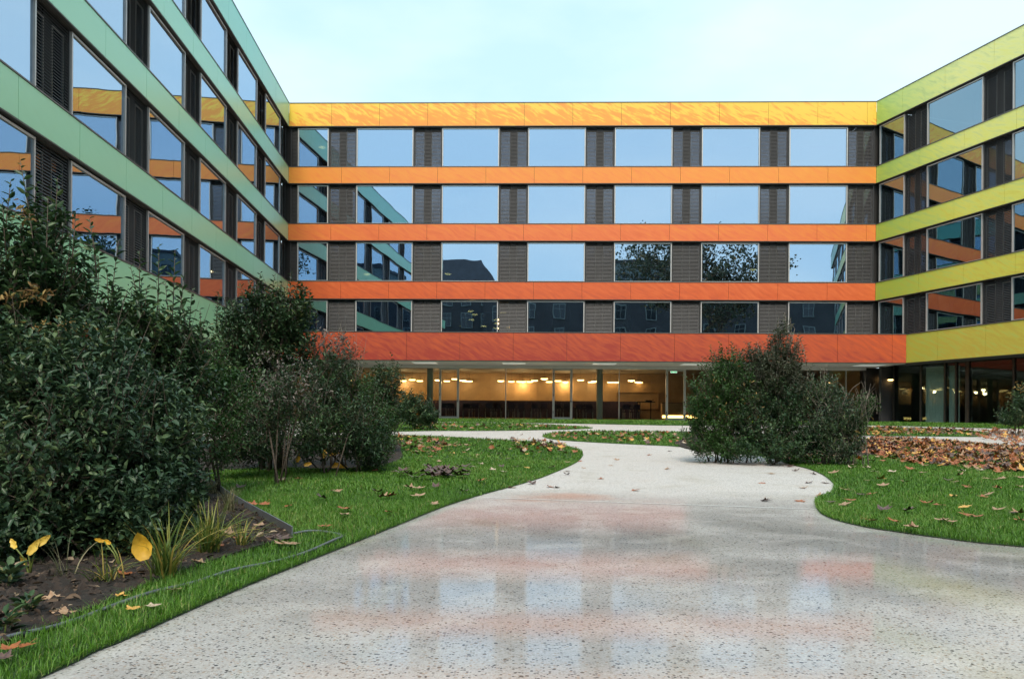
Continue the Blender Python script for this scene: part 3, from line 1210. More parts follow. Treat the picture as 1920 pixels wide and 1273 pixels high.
# exit sign hanging above the right door
q = A(1263.5, 696, 47.2)
r = empty('exit_sign', q, AB)
tag(r, 'small lit white and green exit sign above the right glass door', 'sign')
m = MB(); m.box(-0.19, 0.19, 0.0, 0.05, -0.10, 0.10); m.build('housing', M['sign_white'], r)
m = MB(); m.box(-0.17, 0.17, -0.004, -0.001, -0.085, -0.01); m.build('green_field', M['sign_green'], r)
m = MB(); m.quad((-0.10, -0.006, -0.045), (-0.03, -0.006, -0.075), (-0.03, -0.006, -0.02)); m.quad((-0.03, -0.006, -0.055), (0.10, -0.006, -0.055), (0.10, -0.006, -0.038), (-0.03, -0.006, -0.038)); m.build('arrow', M['sign_white'], r)
m = MB(); m.tube([(0, 0.025, 0.10), (0, 0.025, ztop - q.z)], 0.008, 5); m.build('hanger', M['black'], r)

# ---- ground floor of the right and left wings: tinted glass between dark posts, curtains inside
for root, ln, ss in ((RIGHT, RLEN, [2.3, 3.9, 4.6, 5.3, 7.9, 10.1, 12.6, 15.2, 18, 20.8, 23.6, 26.4, 29.2, 32, 35, 38, 41, 43.8]), (LEFT, LLEN, [0.2 + 2.8 * k for k in range(16)])):
    gy = 1.05
    z0, z1 = 0.50, ROWS[4][0] - 0.06
    m = MB()
    m.box(0.1, ln - 0.1, gy - 0.3, 6.9, 0.2, 0.5)
    m.build('plinth', M['slabdark'], root)
    if root is RIGHT:
        ss = [0.35] + ss
    for a, b in zip(ss[:-1], ss[1:]):
        wp = 0.22 if (root is RIGHT and random.random() < 0.35) else 0.10
        mullion(root, a, gy, z0, z1, wp, 'alu_dark')
        glazed_pane(root, a + wp / 2 + 0.004, b - 0.13, gy, z0, z1, 'glass_tint')
    mullion(root, ss[-1], gy, z0, z1, 0.1, 'alu_dark')
for s, wdt in ((2.45, 1.35), (4.0, 0.62), (9.4, 0.45), (10.4, 1.6), (17, 0.8)):
    put('curtain', curtain_mesh(wdt, 3.0), RIGHT, (s, 1.2, 0.52))
for u, v in ((1663, 708), (1671, 711.5)):
    pendant(A(u, v, 43.6 + random.random() * 1.5), 0.8, 'warm lamp behind the dark ground floor glass of the right wing', 'lamps behind the right wing glazing', False)

# ------------------------------------------------------------------ what stands behind the viewer (mirrored in the panes)
nB = Vector((-DB.y, DB.x, 0))


def mirrored(u, d):
    X, _ = ray(u, 650)
    p = Vector((X * d, d, 0))
    return p - nB * (2 * (p - CL).dot(nB))


M['dark_render'] = plain('dark_render', (0.055, 0.055, 0.06), 0.8, 0, 0.2, 0.5)
M['slate'] = plain('slate', (0.055, 0.055, 0.065), 0.6, 0, 0.2, 1)
M['white_render'] = plain('white_render', (0.80, 0.82, 0.80), 0.7, 0, 0.06, 0.3)
M['grey_render'] = plain('grey_render', (0.22, 0.25, 0.24), 0.8, 0, 0.15, 0.4)
M['far_glass'] = plain('far_glass', (0.03, 0.035, 0.04), 0.1, 0.0)


def far_house(x0, x1, y, h, mat, mansard, label, nf, nw):
    r = empty('town_house', (x0, y, 0))
    tag(r, label, 'building')
    w = x1 - x0
    hw = h - (4 if mansard else 0.0)
    m = MB(); m.box(0, w, -14, 0, -0.06, hw); m.build('wall', M[mat], r)
    m = MB()
    if mansard:
        n = len(m.v)
        m.v += [(-0.3, 0.3, hw), (w + 0.3, 0.3, hw), (w + 0.3, -14.3, hw), (-0.3, -14.3, hw), (2.2, -2.2, h), (w - 2.2, -2.2, h), (w - 2.2, -12, h), (2.2, -12, h)]
        for a in ((0, 1, 5, 4), (1, 2, 6, 5), (2, 3, 7, 6), (3, 0, 4, 7), (4, 5, 6, 7), (3, 2, 1, 0)):
            m.f.append(tuple(n + q for q in a))
    else:
        m.box(-0.2, w + 0.2, -14.2, 0.2, hw + 0.004, hw + 0.5)
    m.build('roof', M['slate'], r)
    gm = MB(); gm.box(0, 1.5, 0, 0.06, 0, 2.1); gme = gm.mesh('window', M['far_glass'])
    fm = MB(); fm.box(-0.12, 0, 0, 0.12, -0.12, 2.22); fm.box(1.5, 1.62, 0, 0.12, -0.12, 2.22); fm.box(0, 1.5, 0, 0.118, 2.1, 2.22); fm.box(0, 1.5, 0, 0.14, -0.12, 0); fm.box(0.72, 0.78, 0.065, 0.1, 0, 2.1); fm.box(0, 0.72, 0.065, 0.098, 1.35, 1.41); fm.box(0.78, 1.5, 0.065, 0.098, 1.35, 1.41)
    fme = fm.mesh('frame', M['grey_render'])
    for i in range(nf):
        for j in range(nw):
            o = put('window', gme, r, ((j + 0.5) * w / nw - 0.75, 0.004, 1.2 + i * (hw - 1.0) / nf))
            put('frame', fme, o, (0, 0, 0))
    return r


a, b = mirrored(700, 128), mirrored(926, 128)
far_house(min(a.x, b.x), max(a.x, b.x), -38, 27.0, 'dark_render', True, 'dark town house with steep slate roof mirrored in the back wing windows', 6, 6)
a, b = mirrored(900, 116), mirrored(1650, 116)  # house lengthened to the right to darken what the last panes mirror
far_house(a.x, b.x, -28, 19.0, 'dark_render', False, 'low dark town house mirrored in the first floor windows of the back wing', 5, 13)
a, b = mirrored(1150, 130), mirrored(1275, 130)
far_house(a.x, b.x, -40, 26.0, 'grey_render', False, 'grey green block mirrored beside the tree in the back wing windows', 6, 4)


# ------------------------------------------------------------------ vegetation
def leaf_batch(P, D, N, L, Wd, fold=0.25, droop=0.12):
    """leaf blades: base P, direction D, face normal N (arrays); six corners, two faces each"""
    S = np.cross(D, N)
    S /= np.linalg.norm(S, axis=1, keepdims=True) + 1e-9
    N = np.cross(S, D)
    L = L[:, None]
    Wd = Wd[:, None]
    up = N * Wd * fold
    v0 = P
    v1 = P + D * L * 0.30 + S * Wd * 0.46 + up
    v2 = P + D * L * 0.68 + S * Wd * 0.40 + up - N * L * droop * 0.5
    v3 = P + D * L - N * L * droop
    v4 = P + D * L * 0.68 - S * Wd * 0.40 + up - N * L * droop * 0.5
    v5 = P + D * L * 0.30 - S * Wd * 0.46 + up
    V = np.stack([v0, v1, v2, v3, v4, v5], axis=1).reshape(-1, 3)
    n = len(P)
    i = np.arange(n)[:, None] * 6
    Fc = np.concatenate([i + np.array([[0, 3, 2, 1]]), i + np.array([[0, 5, 4, 3]])], axis=1).ravel()
    return V, Fc, np.full(2 * n, 4)


def unit(a):
    return a / (np.linalg.norm(a, axis=1, keepdims=True) + 1e-9)


GREEN_DARK = [(0.0, (0.014, 0.034, 0.015)), (0.45, (0.030, 0.070, 0.026)), (0.75, (0.065, 0.125, 0.042)), (0.92, (0.15, 0.18, 0.06)), (1.0, (0.22, 0.15, 0.05))]
GREEN_BLUE = [(0.0, (0.015, 0.036, 0.019)), (0.5, (0.040, 0.085, 0.040)), (0.78, (0.105, 0.165, 0.065)), (0.94, (0.20, 0.22, 0.08)), (1.0, (0.26, 0.18, 0.07))]
GREEN_FRESH = [(0.0, (0.016, 0.045, 0.010)), (0.5, (0.035, 0.095, 0.018)), (0.88, (0.07, 0.15, 0.03)), (0.97, (0.17, 0.19, 0.04)), (1.0, (0.45, 0.30, 0.03))]
OLIVE = [(0.0, (0.030, 0.045, 0.022)), (0.5, (0.065, 0.085, 0.045)), (0.85, (0.12, 0.13, 0.075)), (1.0, (0.26, 0.17, 0.07))]
SILVER = [(0.0, (0.07, 0.06, 0.05)), (0.5, (0.15, 0.13, 0.11)), (1.0, (0.33, 0.28, 0.25))]
LMATS = {'dark': leaf_mat('glossy_dark_leaves', GREEN_DARK, 0.42, 0.18, 0.38), 'blue': leaf_mat('bluish_leaves', GREEN_BLUE, 0.42, 0.18, 0.38),
         'fresh': leaf_mat('fresh_green_leaves', GREEN_FRESH, 0.45, 0.3), 'olive': leaf_mat('olive_leaves', OLIVE, 0.55, 0.25),
         'silver': leaf_mat('dried_seed_heads', SILVER, 0.8, 0.2), 'rust': leaf_mat('withered_leaves', [(0, (0.16, 0.08, 0.03)), (0.6, (0.33, 0.20, 0.06)), (1, (0.5, 0.36, 0.12))], 0.7, 0.3)}


def sample_blobs(blobs, n, surf=0.55):
    vols = np.array([b[1][0] * b[1][1] * b[1][2] for b in blobs])
    vols = vols ** 0.8
    cnt = rng.multinomial(n, vols / vols.sum())
    out, ctr = [], []
    for (c, r), k in zip(blobs, cnt):
        d = unit(rng.normal(size=(k, 3)))
        rad = rng.random(k) ** (1 / 3)
        sel = rng.random(k) < surf
        rad[sel] = 0.72 + 0.36 * rng.random(sel.sum()) ** 1.5
        # ragged outline
        rad *= 1 + 0.16 * np.sin(d[:, 0] * 7 + c[0] * 9) * np.sin(d[:, 2] * 8 + c[1] * 5) + rng.normal(0, 0.05, k)
        out.append(np.array(c) + d * rad[:, None] * np.array(r))
        ctr.append(np.repeat(np.array(c)[None], k, 0))
    return np.concatenate(out), np.concatenate(ctr)


def shrub(name, label, base, blobs, ntwig, lpt, ll, mat, bark='bark', stems=7, shoots=(), lw=0.42, twig=0.30, up=0.5, spread=0.2, extra=None, cat='shrub', group=None, stem_r=0.009, trunk=False, droop=0.12):
    """a shrub: curved stems from the ground, twigs through the crown volume and leaves along each twig"""
    base = Vector(base)
    root = empty(name, base)
    tag(root, label, cat, group)
    B0 = np.array(base)
    tips, ctr = sample_blobs([(np.array(c) - B0, r) for c, r in blobs], ntwig)
    wv = tips * (5.0 / max(0.5, float(np.mean([b[1][0] for b in blobs])) * 3))
    gap = np.sin(wv[:, 0] * 2.3 + 1.1 * np.sin(wv[:, 2] * 1.7)) * np.sin(wv[:, 2] * 2.9 + wv[:, 1]) + 0.5 * np.sin(wv[:, 0] * 5.1 + wv[:, 2] * 4.3)
    keep = rng.random(len(tips)) < np.clip(0.80 + 0.95 * gap, 0.06, 1)
    tips, ctr = tips[keep], ctr[keep]
    tips[:, 2] = np.maximum(tips[:, 2], 0.06 + 0.1 * rng.random(len(tips)))
    sm = MB()
    # main stems
    for k in range(stems):
        c, r = blobs[k % len(blobs)]
        t = Vector(c) - base + Vector((random.uniform(-.6, .6) * r[0], random.uniform(-.6, .6) * r[1], random.uniform(0.1, .75) * r[2]))
        b0 = Vector((random.uniform(-1, 1) * spread, random.uniform(-1, 1) * spread, -0.03))
        mid = b0.lerp(t, 0.5) + Vector((random.uniform(-.08, .08), random.uniform(-.08, .08), 0.12 * t.z))
        pts = [b0.lerp(mid, q) * 1.0 for q in (0, .5)] + [mid, mid.lerp(t, .5) + Vector((0, 0, .03)), t]
        rr = stem_r * random.uniform(.7, 1.3)
        sm.tube(pts, [rr * 1.3, rr, rr * .8, rr * .55, rr * .25], 6)
        for j in range(3):
            s0 = pts[2].lerp(pts[4], random.random())
            e = s0 + Vector((random.uniform(-.5, .5) * r[0], random.uniform(-.5, .5) * r[1], random.uniform(.1, .6) * r[2]))
            sm.tube([s0, s0.lerp(e, .5) + Vector((0, 0, .04)), e], [rr * .5, rr * .35, rr * .15], 5)
    # twigs
    axis = ctr.copy()
    dirv = unit(tips - axis * 0.9 + np.array([0, 0, up * 0.35]) + rng.normal(0, 0.12, tips.shape))
    dirv[:, 2] += up * 0.6
    dirv = unit(dirv)
    starts = tips - dirv * twig * (0.7 + 0.6 * rng.random((len(tips), 1)))
    shp, shd, shl = [], [], []
    for (p, ln) in shoots:
        p = np.array(p) - B0
        k = int(ln / 0.025)
        lean = np.array([random.uniform(-.18, .18), random.uniform(-.18, .18), 1.0])
        lean /= np.linalg.norm(lean)
        sm.tube([p - lean * ln, p - lean * ln * .5 + rng.normal(0, .012, 3), p], [0.006, 0.004, 0.002], 5)
        for i in range(k):
            q = p - lean * ln * (i / k) ** 1.0
            ang = i * 2.4 + random.random()
            d = np.array([math.cos(ang), math.sin(ang), random.uniform(0.3, 1.0)])
            shp.append(q); shd.append(d / np.linalg.norm(d)); shl.append(ll * random.uniform(1.0, 1.5) * (0.55 + 0.45 * min(1, i / 5)))
    tw = rng.random(len(tips)) < 0.5
    for s, e in zip(starts[tw][:600], tips[tw][:600]):
        sm.tube([s, e], [0.0035, 0.0015], 3, False)
    for q in rng.integers(0, len(tips), 46):
        e = tips[q] + dirv[q] * rng.uniform(.08, .24) + rng.normal(0, .03, 3)
        sm.tube([starts[q], tips[q], e], [0.004, 0.0026, 0.0012], 4, False)
    sm.build('stems', M[bark], root, smooth=True)
    n = len(tips)
    t = (np.arange(lpt)[None, :] + rng.random((n, lpt))) / lpt
    P = starts[:, None] + (tips - starts)[:, None] * t[..., None]
    P = P.reshape(-1, 3)
    D0 = np.repeat(dirv, lpt, 0)
    ang = np.tile(np.arange(lpt) * 2.4, n) + np.repeat(rng.random(n) * 6.28, lpt)
    ref = unit(np.cross(D0, np.array([[0.3, 0.5, 0.2]]) + rng.normal(0, .1, D0.shape)))
    ref2 = np.cross(D0, ref)
    side = ref * np.cos(ang)[:, None] + ref2 * np.sin(ang)[:, None]
    D = unit(D0 * 0.55 + side * 0.95 + rng.normal(0, 0.2, D0.shape))
    Ls = ll * (0.45 + 0.95 * rng.random(len(P)))
    if shp:
        P = np.concatenate([P, np.array(shp)])
        D = np.concatenate([D, np.array(shd)])
        Ls = np.concatenate([Ls, np.array(shl)])
    N = unit(np.array([[0, 0, 1.0]]) + rng.normal(0, 0.45, P.shape))
    V, Fc, S = leaf_batch(P, D, N, Ls, Ls * lw * (0.85 + 0.3 * rng.random(len(P))), 0.25, droop)
    # light and dark sprays differ in leaf age; each twig has its own tone
    patch = 0.5 + 0.5 * np.sin(tips[:, 0] * 4.1 + 2 * np.sin(tips[:, 2] * 2.7)) * np.sin(tips[:, 2] * 3.7 + tips[:, 1] * 2.1)
    tone = np.repeat(0.55 * rng.random(n) + 0.45 * patch, lpt)
    if shp:
        tone = np.concatenate([tone, 0.5 + 0.3 * rng.random(len(shp))])
    rnd = np.clip(0.55 * tone + 0.45 * rng.random(len(P)), 0, 1)
    me = np_mesh('foliage', V, Fc, S, LMATS[mat], np.repeat(rnd, 6), True)
    put('foliage', me, root)
    if extra:
        emat, en, eb, elen = extra
        tp, _ = sample_blobs([(np.array(c) - B0, r) for c, r in eb], en, 0.9)
        Dd = unit(rng.normal(0, 0.8, tp.shape) + np.array([[0, 0, -0.4]]))
        Nn = unit(rng.normal(0, 1, tp.shape))
        Le = elen * (0.6 + 0.8 * rng.random(en))
        V, Fc, S = leaf_batch(tp, Dd, Nn, Le, Le * 0.28)
        put('withered_foliage', np_mesh('withered_foliage', V, Fc, S, LMATS[emat], np.repeat(rng.random(en), 6)), root)
    return root


def bl_(u, v, d, ru, rv, rd=None):
    """crown lobe: centre seen at (u, v) at distance d, half sizes given in photo pixels"""
    c = A(u, v, d)
    return (tuple(c), (ru * d / F, rd if rd else 0.5 * (ru + rv) * d / F, rv * d / F))


def base_at(u, d):
    X, _ = ray(u, 800)
    return (X * d, d, float(zg(d)) + 0.02)


# --- left planting, near to far
shrub('glossy_shrub', 'broad glossy dark green shrub filling the left foreground above the soil', base_at(110, 4.3),
      [bl_(70, 860, 4.2, 150, 130, .45), bl_(210, 800, 4.5, 130, 150, .45), bl_(20, 720, 4.5, 140, 130, .45), bl_(270, 900, 4.4, 95, 90, .35), bl_(160, 690, 4.8, 130, 110, .4), bl_(40, 960, 4.0, 110, 70, .35), bl_(320, 800, 4.8, 60, 120, .3), bl_(200, 955, 4.2, 120, 55, .3), bl_(345, 905, 4.9, 45, 60, .25), bl_(330, 960, 4.6, 55, 30, .25)],
      3900, 11, 0.046, 'blue', stems=14, lw=0.44, twig=0.24, spread=0.3, stem_r=0.006)
shrub('tall_shrub', 'tall dark shrub with upright leafy shoots at the left picture edge', base_at(40, 5.3),
      [bl_(40, 560, 5.3, 110, 110, .4), bl_(110, 520, 5.4, 75, 95, .35), bl_(20, 470, 5.4, 60, 70, .3), bl_(60, 660, 5.4, 160, 110, .45), bl_(90, 430, 5.5, 50, 60, .25)],
      1100, 11, 0.060, 'dark', stems=9, lw=0.42, twig=0.26,
      shoots=[(A(38, 302, 5.3), .75), (A(68, 345, 5.4), .6), (A(108, 334, 5.4), .65), (A(90, 372, 5.2), .5), (A(20, 340, 5.5), .5), (A(142, 395, 5.3), .5), (A(120, 415, 5.5), .45), (A(168, 410, 5.3), .4), (A(5, 380, 5.2), .45), (A(55, 400, 5.2), .5)],
      extra=('rust', 170, [bl_(35, 555, 5.0, 50, 14, .1), bl_(75, 545, 5.0, 30, 10, .08), bl_(40, 400, 5.2, 14, 20, .08), bl_(110, 610, 4.9, 70, 12, .08)], 0.045))
shrub('upright_shrub', 'shrub with slender upright shoots before the lowest green panel band', base_at(270, 6.2),
      [bl_(260, 640, 6.2, 90, 90, .4), bl_(330, 650, 6.4, 70, 80, .35), bl_(230, 600, 6.2, 60, 70, .3), bl_(300, 740, 6.3, 110, 110, .4)],
      900, 11, 0.060, 'dark', stems=8, lw=0.40, twig=0.28,
      shoots=[(A(222, 452, 6.2), .8), (A(245, 500, 6.2), .6), (A(298, 462, 6.3), .75), (A(310, 530, 6.2), .5), (A(328, 470, 6.5), .7), (A(336, 540, 6.4), .5), (A(360, 545, 6.5), .5), (A(200, 500, 6.1), .6), (A(275, 540, 6.2), .5), (A(375, 580, 6.5), .4), (A(185, 480, 6.3), .6), (A(262, 470, 6.3), .6), (A(345, 515, 6.4), .6)])
shrub('fresh_green_shrub', 'fresh green small-leaved shrub with a few yellow leaves in the left planting', base_at(380, 7.6),
      [bl_(370, 690, 7.6, 75, 80, .4), bl_(330, 720, 7.4, 60, 90, .35), bl_(420, 740, 7.8, 70, 90, .4), bl_(380, 810, 7.4, 90, 60, .4)],
      1100, 11, 0.042, 'fresh', stems=8, lw=0.40, twig=0.22)
shrub('evergreen_shrub', 'tall dense dark evergreen standing before the left end of the orange bands', base_at(500, 10.5),
      [bl_(480, 600, 10.5, 75, 60, .5), bl_(530, 590, 10.6, 55, 60, .45), bl_(450, 650, 10.3, 60, 70, .5), bl_(540, 650, 10.6, 50, 60, .4), bl_(490, 560, 10.6, 45, 35, .35), bl_(560, 560, 10.5, 26, 34, .25), bl_(480, 730, 10.2, 90, 80, .5), bl_(570, 610, 10.6, 24, 44, .25)],
      2100, 11, 0.060, 'dark', stems=9, lw=0.42, twig=0.30, stem_r=0.022,
      shoots=[(A(488, 512, 10.5), .5), (A(515, 516, 10.5), .45), (A(470, 530, 10.5), .4), (A(545, 512, 10.6), .5), (A(580, 545, 10.5), .4), (A(410, 545, 10.3), .5), (A(525, 535, 10.5), .4), (A(440, 560, 10.4), .4)])
shrub('seed_head_shrub', 'leggy shrub with pale dried seed heads and bare forked stems', base_at(522, 8.6),
      [bl_(520, 740, 8.8, 70, 60, .35), bl_(570, 720, 8.9, 45, 60, .3), bl_(480, 780, 8.9, 60, 70, .3)],
      520, 10, 0.040, 'dark', 'bark', stems=5, lw=0.40, twig=0.28, spread=0.10, stem_r=0.008,
      extra=('silver', 380, [bl_(500, 690, 8.5, 45, 40, .2), bl_(555, 690, 8.6, 40, 30, .2), bl_(530, 730, 8.4, 45, 35, .2), bl_(590, 740, 8.6, 30, 26, .15)], 0.042))
shrub('leafy_backdrop_shrub', 'deep green mass of leaves filling the middle of the left planting', base_at(600, 10.2),
      [bl_(560, 800, 9.8, 80, 70, .5), bl_(640, 790, 10.2, 80, 75, .5), bl_(470, 810, 9.4, 70, 70, .5), bl_(420, 800, 9.0, 60, 80, .4), bl_(690, 820, 10.2, 55, 50, .4), bl_(610, 700, 10.8, 60, 60, .4)],
      2400, 11, 0.045, 'dark', stems=12, lw=0.40, twig=0.25, spread=0.6)
shrub('dry_plume_shrub', 'olive grey shrub with dry feathery plumes in front of the red band', base_at(625, 11.2),
      [bl_(620, 700, 11.2, 50, 60, .4), bl_(650, 680, 11.2, 45, 45, .35), bl_(600, 740, 11.1, 45, 50, .35)],
      700, 11, 0.065, 'olive', 'bark_pale', stems=9, lw=0.20, twig=0.34, up=1.2,
      shoots=[(A(606, 622, 11.2), .5), (A(640, 616, 11.2), .55), (A(622, 640, 11.2), .4), (A(588, 640, 11.1), .45), (A(655, 640, 11.3), .4)],
      extra=('silver', 300, [bl_(610, 645, 11.1, 34, 30, .25), bl_(640, 650, 11.1, 26, 26, .2)], 0.06))
shrub('rounded_shrub', 'leafy green shrub at the right end of the left planting, beside the lawn', base_at(690, 11.0),
      [bl_(690, 770, 11.0, 55, 70, .4), bl_(665, 730, 11.2, 45, 50, .35), bl_(720, 800, 10.9, 40, 50, .35), bl_(700, 840, 10.4, 50, 32, .35)],
      1300, 11, 0.042, 'fresh', stems=9, lw=0.34, twig=0.25)
shrub('dark_round_shrub', 'dark round-topped shrub in front of the dining hall, left of its doors', base_at(722, 14.5),
      [bl_(722, 710, 14.5, 34, 40, .45), bl_(700, 740, 14.5, 40, 45, .45), bl_(735, 760, 14.6, 30, 45, .4)],
      800, 11, 0.055, 'dark', stems=7, lw=0.42, twig=0.25)
shrub('low_dark_shrub', 'small low dark shrub standing by the path at the foot of the glazing', base_at(785, 25),
      [bl_(780, 770, 25, 38, 34, .6), bl_(805, 778, 25, 20, 26, .5), bl_(760, 760, 25.2, 26, 32, .5)],
      650, 10, 0.09, 'dark', stems=6, lw=0.40, twig=0.3, shoots=[(A(772, 728, 25), .5), (A(790, 740, 25), .4)])

# --- right planting
shrub('spreading_shrub', 'broad dense green shrub at the left of the right-hand clump', base_at(1350, 13.0),
      [bl_(1345, 790, 13.0, 62, 58, .5), bl_(1370, 720, 13.1, 58, 60, .5), bl_(1330, 740, 13.0, 42, 55, .45), bl_(1360, 675, 13.2, 38, 30, .4), bl_(1318, 822, 12.9, 45, 26, .4), bl_(1375, 832, 12.6, 60, 24, .4), bl_(1305, 770, 13.0, 26, 40, .3)],
      2300, 11, 0.050, 'fresh', stems=10, lw=0.38, twig=0.27, shoots=[(A(1350, 640, 13.1), .35), (A(1332, 648, 13.0), .3), (A(1372, 640, 13.2), .35), (A(1300, 700, 13.0), .35), (A(1288, 742, 13.0), .3), (A(1395, 652, 13.2), .3), (A(1318, 668, 13.1), .35), (A(1282, 790, 12.9), .25)], extra=('rust', 40, [bl_(1380, 740, 12.6, 60, 60, .2)], 0.06))
shrub('pointed_shrub', 'taller pointed shrub with olive leaves in the right-hand clump', base_at(1455, 13.2),
      [bl_(1455, 680, 13.2, 55, 45, .45), bl_(1468, 640, 13.2, 32, 36, .3), bl_(1430, 700, 13.2, 55, 50, .45), bl_(1475, 720, 13.2, 50, 55, .45), bl_(1470, 612, 13.2, 12, 22, .12), bl_(1410, 665, 13.3, 30, 24, .3)],
      2100, 11, 0.050, 'olive', 'bark_pale', stems=8, lw=0.36, twig=0.26, up=0.9, shoots=[(A(1420, 640, 13.2), .35), (A(1505, 648, 13.2), .35), (A(1515, 690, 13.2), .3), (A(1440, 625, 13.2), .35), (A(1405, 645, 13.2), .3), (A(1495, 625, 13.2), .35), (A(1460, 594, 13.2), .4), (A(1482, 597, 13.2), .4), (A(1471, 586, 13.2), .4)])
shrub('dark_low_shrub', 'dark low shrub in the middle foot of the right-hand clump', base_at(1450, 12.6),
      [bl_(1430, 800, 12.7, 75, 48, .5), bl_(1490, 790, 12.8, 60, 60, .5), bl_(1400, 770, 12.9, 50, 50, .4), bl_(1460, 745, 13.0, 60, 45, .4), bl_(1440, 834, 12.4, 75, 24, .45), bl_(1510, 830, 12.4, 50, 28, .4)],
      2600, 11, 0.048, 'dark', stems=10, lw=0.38, twig=0.25, spread=0.5)
shrub('bluish_shrub', 'loose bluish green shrub at the right of the right-hand clump', base_at(1560, 12.4),
      [bl_(1560, 780, 12.4, 50, 58, .45), bl_(1545, 725, 12.6, 38, 34, .35), bl_(1590, 790, 12.3, 35, 50, .35), bl_(1530, 810, 12.4, 40, 36, .35), bl_(1575, 834, 12.2, 55, 24, .35)],
      1400, 11, 0.050, 'blue', 'bark_pale', stems=9, lw=0.32, twig=0.28, shoots=[(A(1540, 690, 12.6), .3), (A(1560, 700, 12.6), .3), (A(1580, 725, 12.4), .3), (A(1600, 740, 12.3), .3), (A(1522, 700, 12.6), .3)])
shrub('sapling', 'thin sparse sapling with leafy tips leaning right from the right-hand clump', base_at(1612, 12.2),
      [bl_(1620, 755, 12.2, 22, 24, .2), bl_(1605, 800, 12.2, 24, 36, .25), bl_(1634, 745, 12.2, 16, 10, .12)],
      200, 10, 0.045, 'fresh', 'bark_pale', stems=6, lw=0.34, twig=0.22, shoots=[(A(1650, 738, 12.2), .3), (A(1615, 732, 12.2), .3)],
      extra=('rust', 26, [bl_(1610, 800, 12.1, 25, 30, .2)], 0.07))
shrub('corner_shrub', 'small dark shrub at the right picture edge before the dark glazing', base_at(1905, 24),
      [bl_(1905, 775, 24, 34, 24, .6), bl_(1925, 750, 24, 30, 30, .5), bl_(1950, 770, 24, 40, 36, .6)],
      700, 10, 0.09, 'dark', stems=6, lw=0.4, twig=0.3, extra=('rust', 30, [bl_(1915, 725, 24, 10, 10, .2)], 0.12))


# --- large tree behind the viewer, mirrored in the upper windows
def big_tree(base, h, label):
    r = empty('plane_tree', base)
    tag(r, label, 'tree')
    m = MB()
    P, D = [], []

    def grow(p, d, ln, rad, lev):
        n = 4
        pts, q = [p], p
        for i in range(n):
            d = (d + Vector((random.gauss(0, .12), random.gauss(0, .12), random.gauss(.03, .06)))).normalized()
            q = q + d * ln / n
            pts.append(q)
        m.tube(pts, [rad * (1 - .45 * i / n) for i in range(n + 1)], 6 if lev < 2 else 4, False)
        if lev >= 3:
            for k in range(9):
                P.append(np.array(pts[random.randint(1, n)]) + rng.normal(0, .35, 3))
                D.append(rng.normal(0, 1, 3) + np.array([0, 0, -.4]))
        if lev < 5:
            for k in range(5 if lev == 0 else 4 if lev < 4 else 2):
                dd = (d + Vector((random.gauss(0, .75), random.gauss(0, .75), random.gauss(.1, .3)))).normalized()
                grow(pts[random.randint(2, n)], dd, ln * random.uniform(.6, .8), rad * .5, lev + 1)
    grow(Vector((0, 0, 0)), Vector((0, 0, 1)), h * .30, .5, 0)
    m.build('trunk', M['bark'], r, smooth=True)
    P, D = np.array(P), unit(np.array(D))
    L = 0.32 * (.7 + .6 * rng.random(len(P)))
    V, Fc, S = leaf_batch(P, D, unit(rng.normal(0, 1, P.shape)), L, L * .8)
    put('crown', np_mesh('crown', V, Fc, S, LMATS['olive'], np.repeat(rng.random(len(P)), 6)), r)


q = mirrored(1330, 96)
big_tree((q.x, q.y, -0.05), 34, 'large half-bare plane tree mirrored in the upper windows of the back wing')


# --- small plants in the near bed
def blade_tuft(name, label, base, n, ln, mats, width=0.007, spread=0.9, cat='plant', group=None, stiff=0.5):
    r = empty(name, base)
    tag(r, label, cat, group)
    V, Fc, S, rn = [], [], [], []
    for i in range(n):
        a = random.random() * 6.283
        L = ln * random.uniform(.55, 1.15)
        lean = random.uniform(.15, 1.0) * spread
        d = np.array([math.cos(a), math.sin(a), 0])
        s = np.array([-math.sin(a), math.cos(a), 0]) * width * random.uniform(.6, 1.2)
        b0 = np.array([random.gauss(0, .02), random.gauss(0, .02), 0])
        k0 = len(V)
        seg = 6
        for j in range(seg + 1):
            t = j / seg
            z = L * (t - (1 - stiff) * lean * t * t * .9)
            x = L * lean * (t * .35 + t * t * .5)
            c = b0 + d * x + np.array([0, 0, max(z, 0.004)])
            w = (1 - t) ** .6
            V += [c - s * w, c + s * w + np.array([0, 0, 0.001])]
        for j in range(seg):
            Fc += [k0 + 2 * j, k0 + 2 * j + 1, k0 + 2 * j + 3, k0 + 2 * j + 2]
            S.append(4)
        rn += [random.random()] * (2 * (seg + 1))
    put('blades', np_mesh('blades', np.array(V), np.array(Fc), np.array(S), mats, np.array(rn), True), r)
    return r


SEDGE = leaf_mat('sedge_blades', [(0, (0.05, 0.10, 0.02)), (0.5, (0.12, 0.19, 0.035)), (0.8, (0.30, 0.30, 0.06)), (1, (0.50, 0.33, 0.08))], .5, .3)
STRAW = leaf_mat('straw_blades', [(0, (0.08, 0.10, 0.04)), (0.6, (0.20, 0.19, 0.10)), (1, (0.38, 0.32, 0.18))], .6, .3)
blade_tuft('sedge_tuft', 'green and yellow sedge tuft behind the upright yellow leaf in the bed', G(308, 1088), 120, .36, SEDGE, .005, 1.15)
blade_tuft('sedge_tuft', 'arching yellow green sedge tuft near the steel edging in the bed', G(390, 1045), 130, .38, SEDGE, .005, 1.2)
blade_tuft('sedge_tuft', 'low sprawling sedge tuft nearest the steel edging corner', G(455, 1030), 50, .26, SEDGE, .004, 1.3)
blade_tuft('straw_grass_tuft', 'fine straw coloured grass tuft at the foot of the left shrubs', G(345, 985), 110, .24, STRAW, .0035, .6)
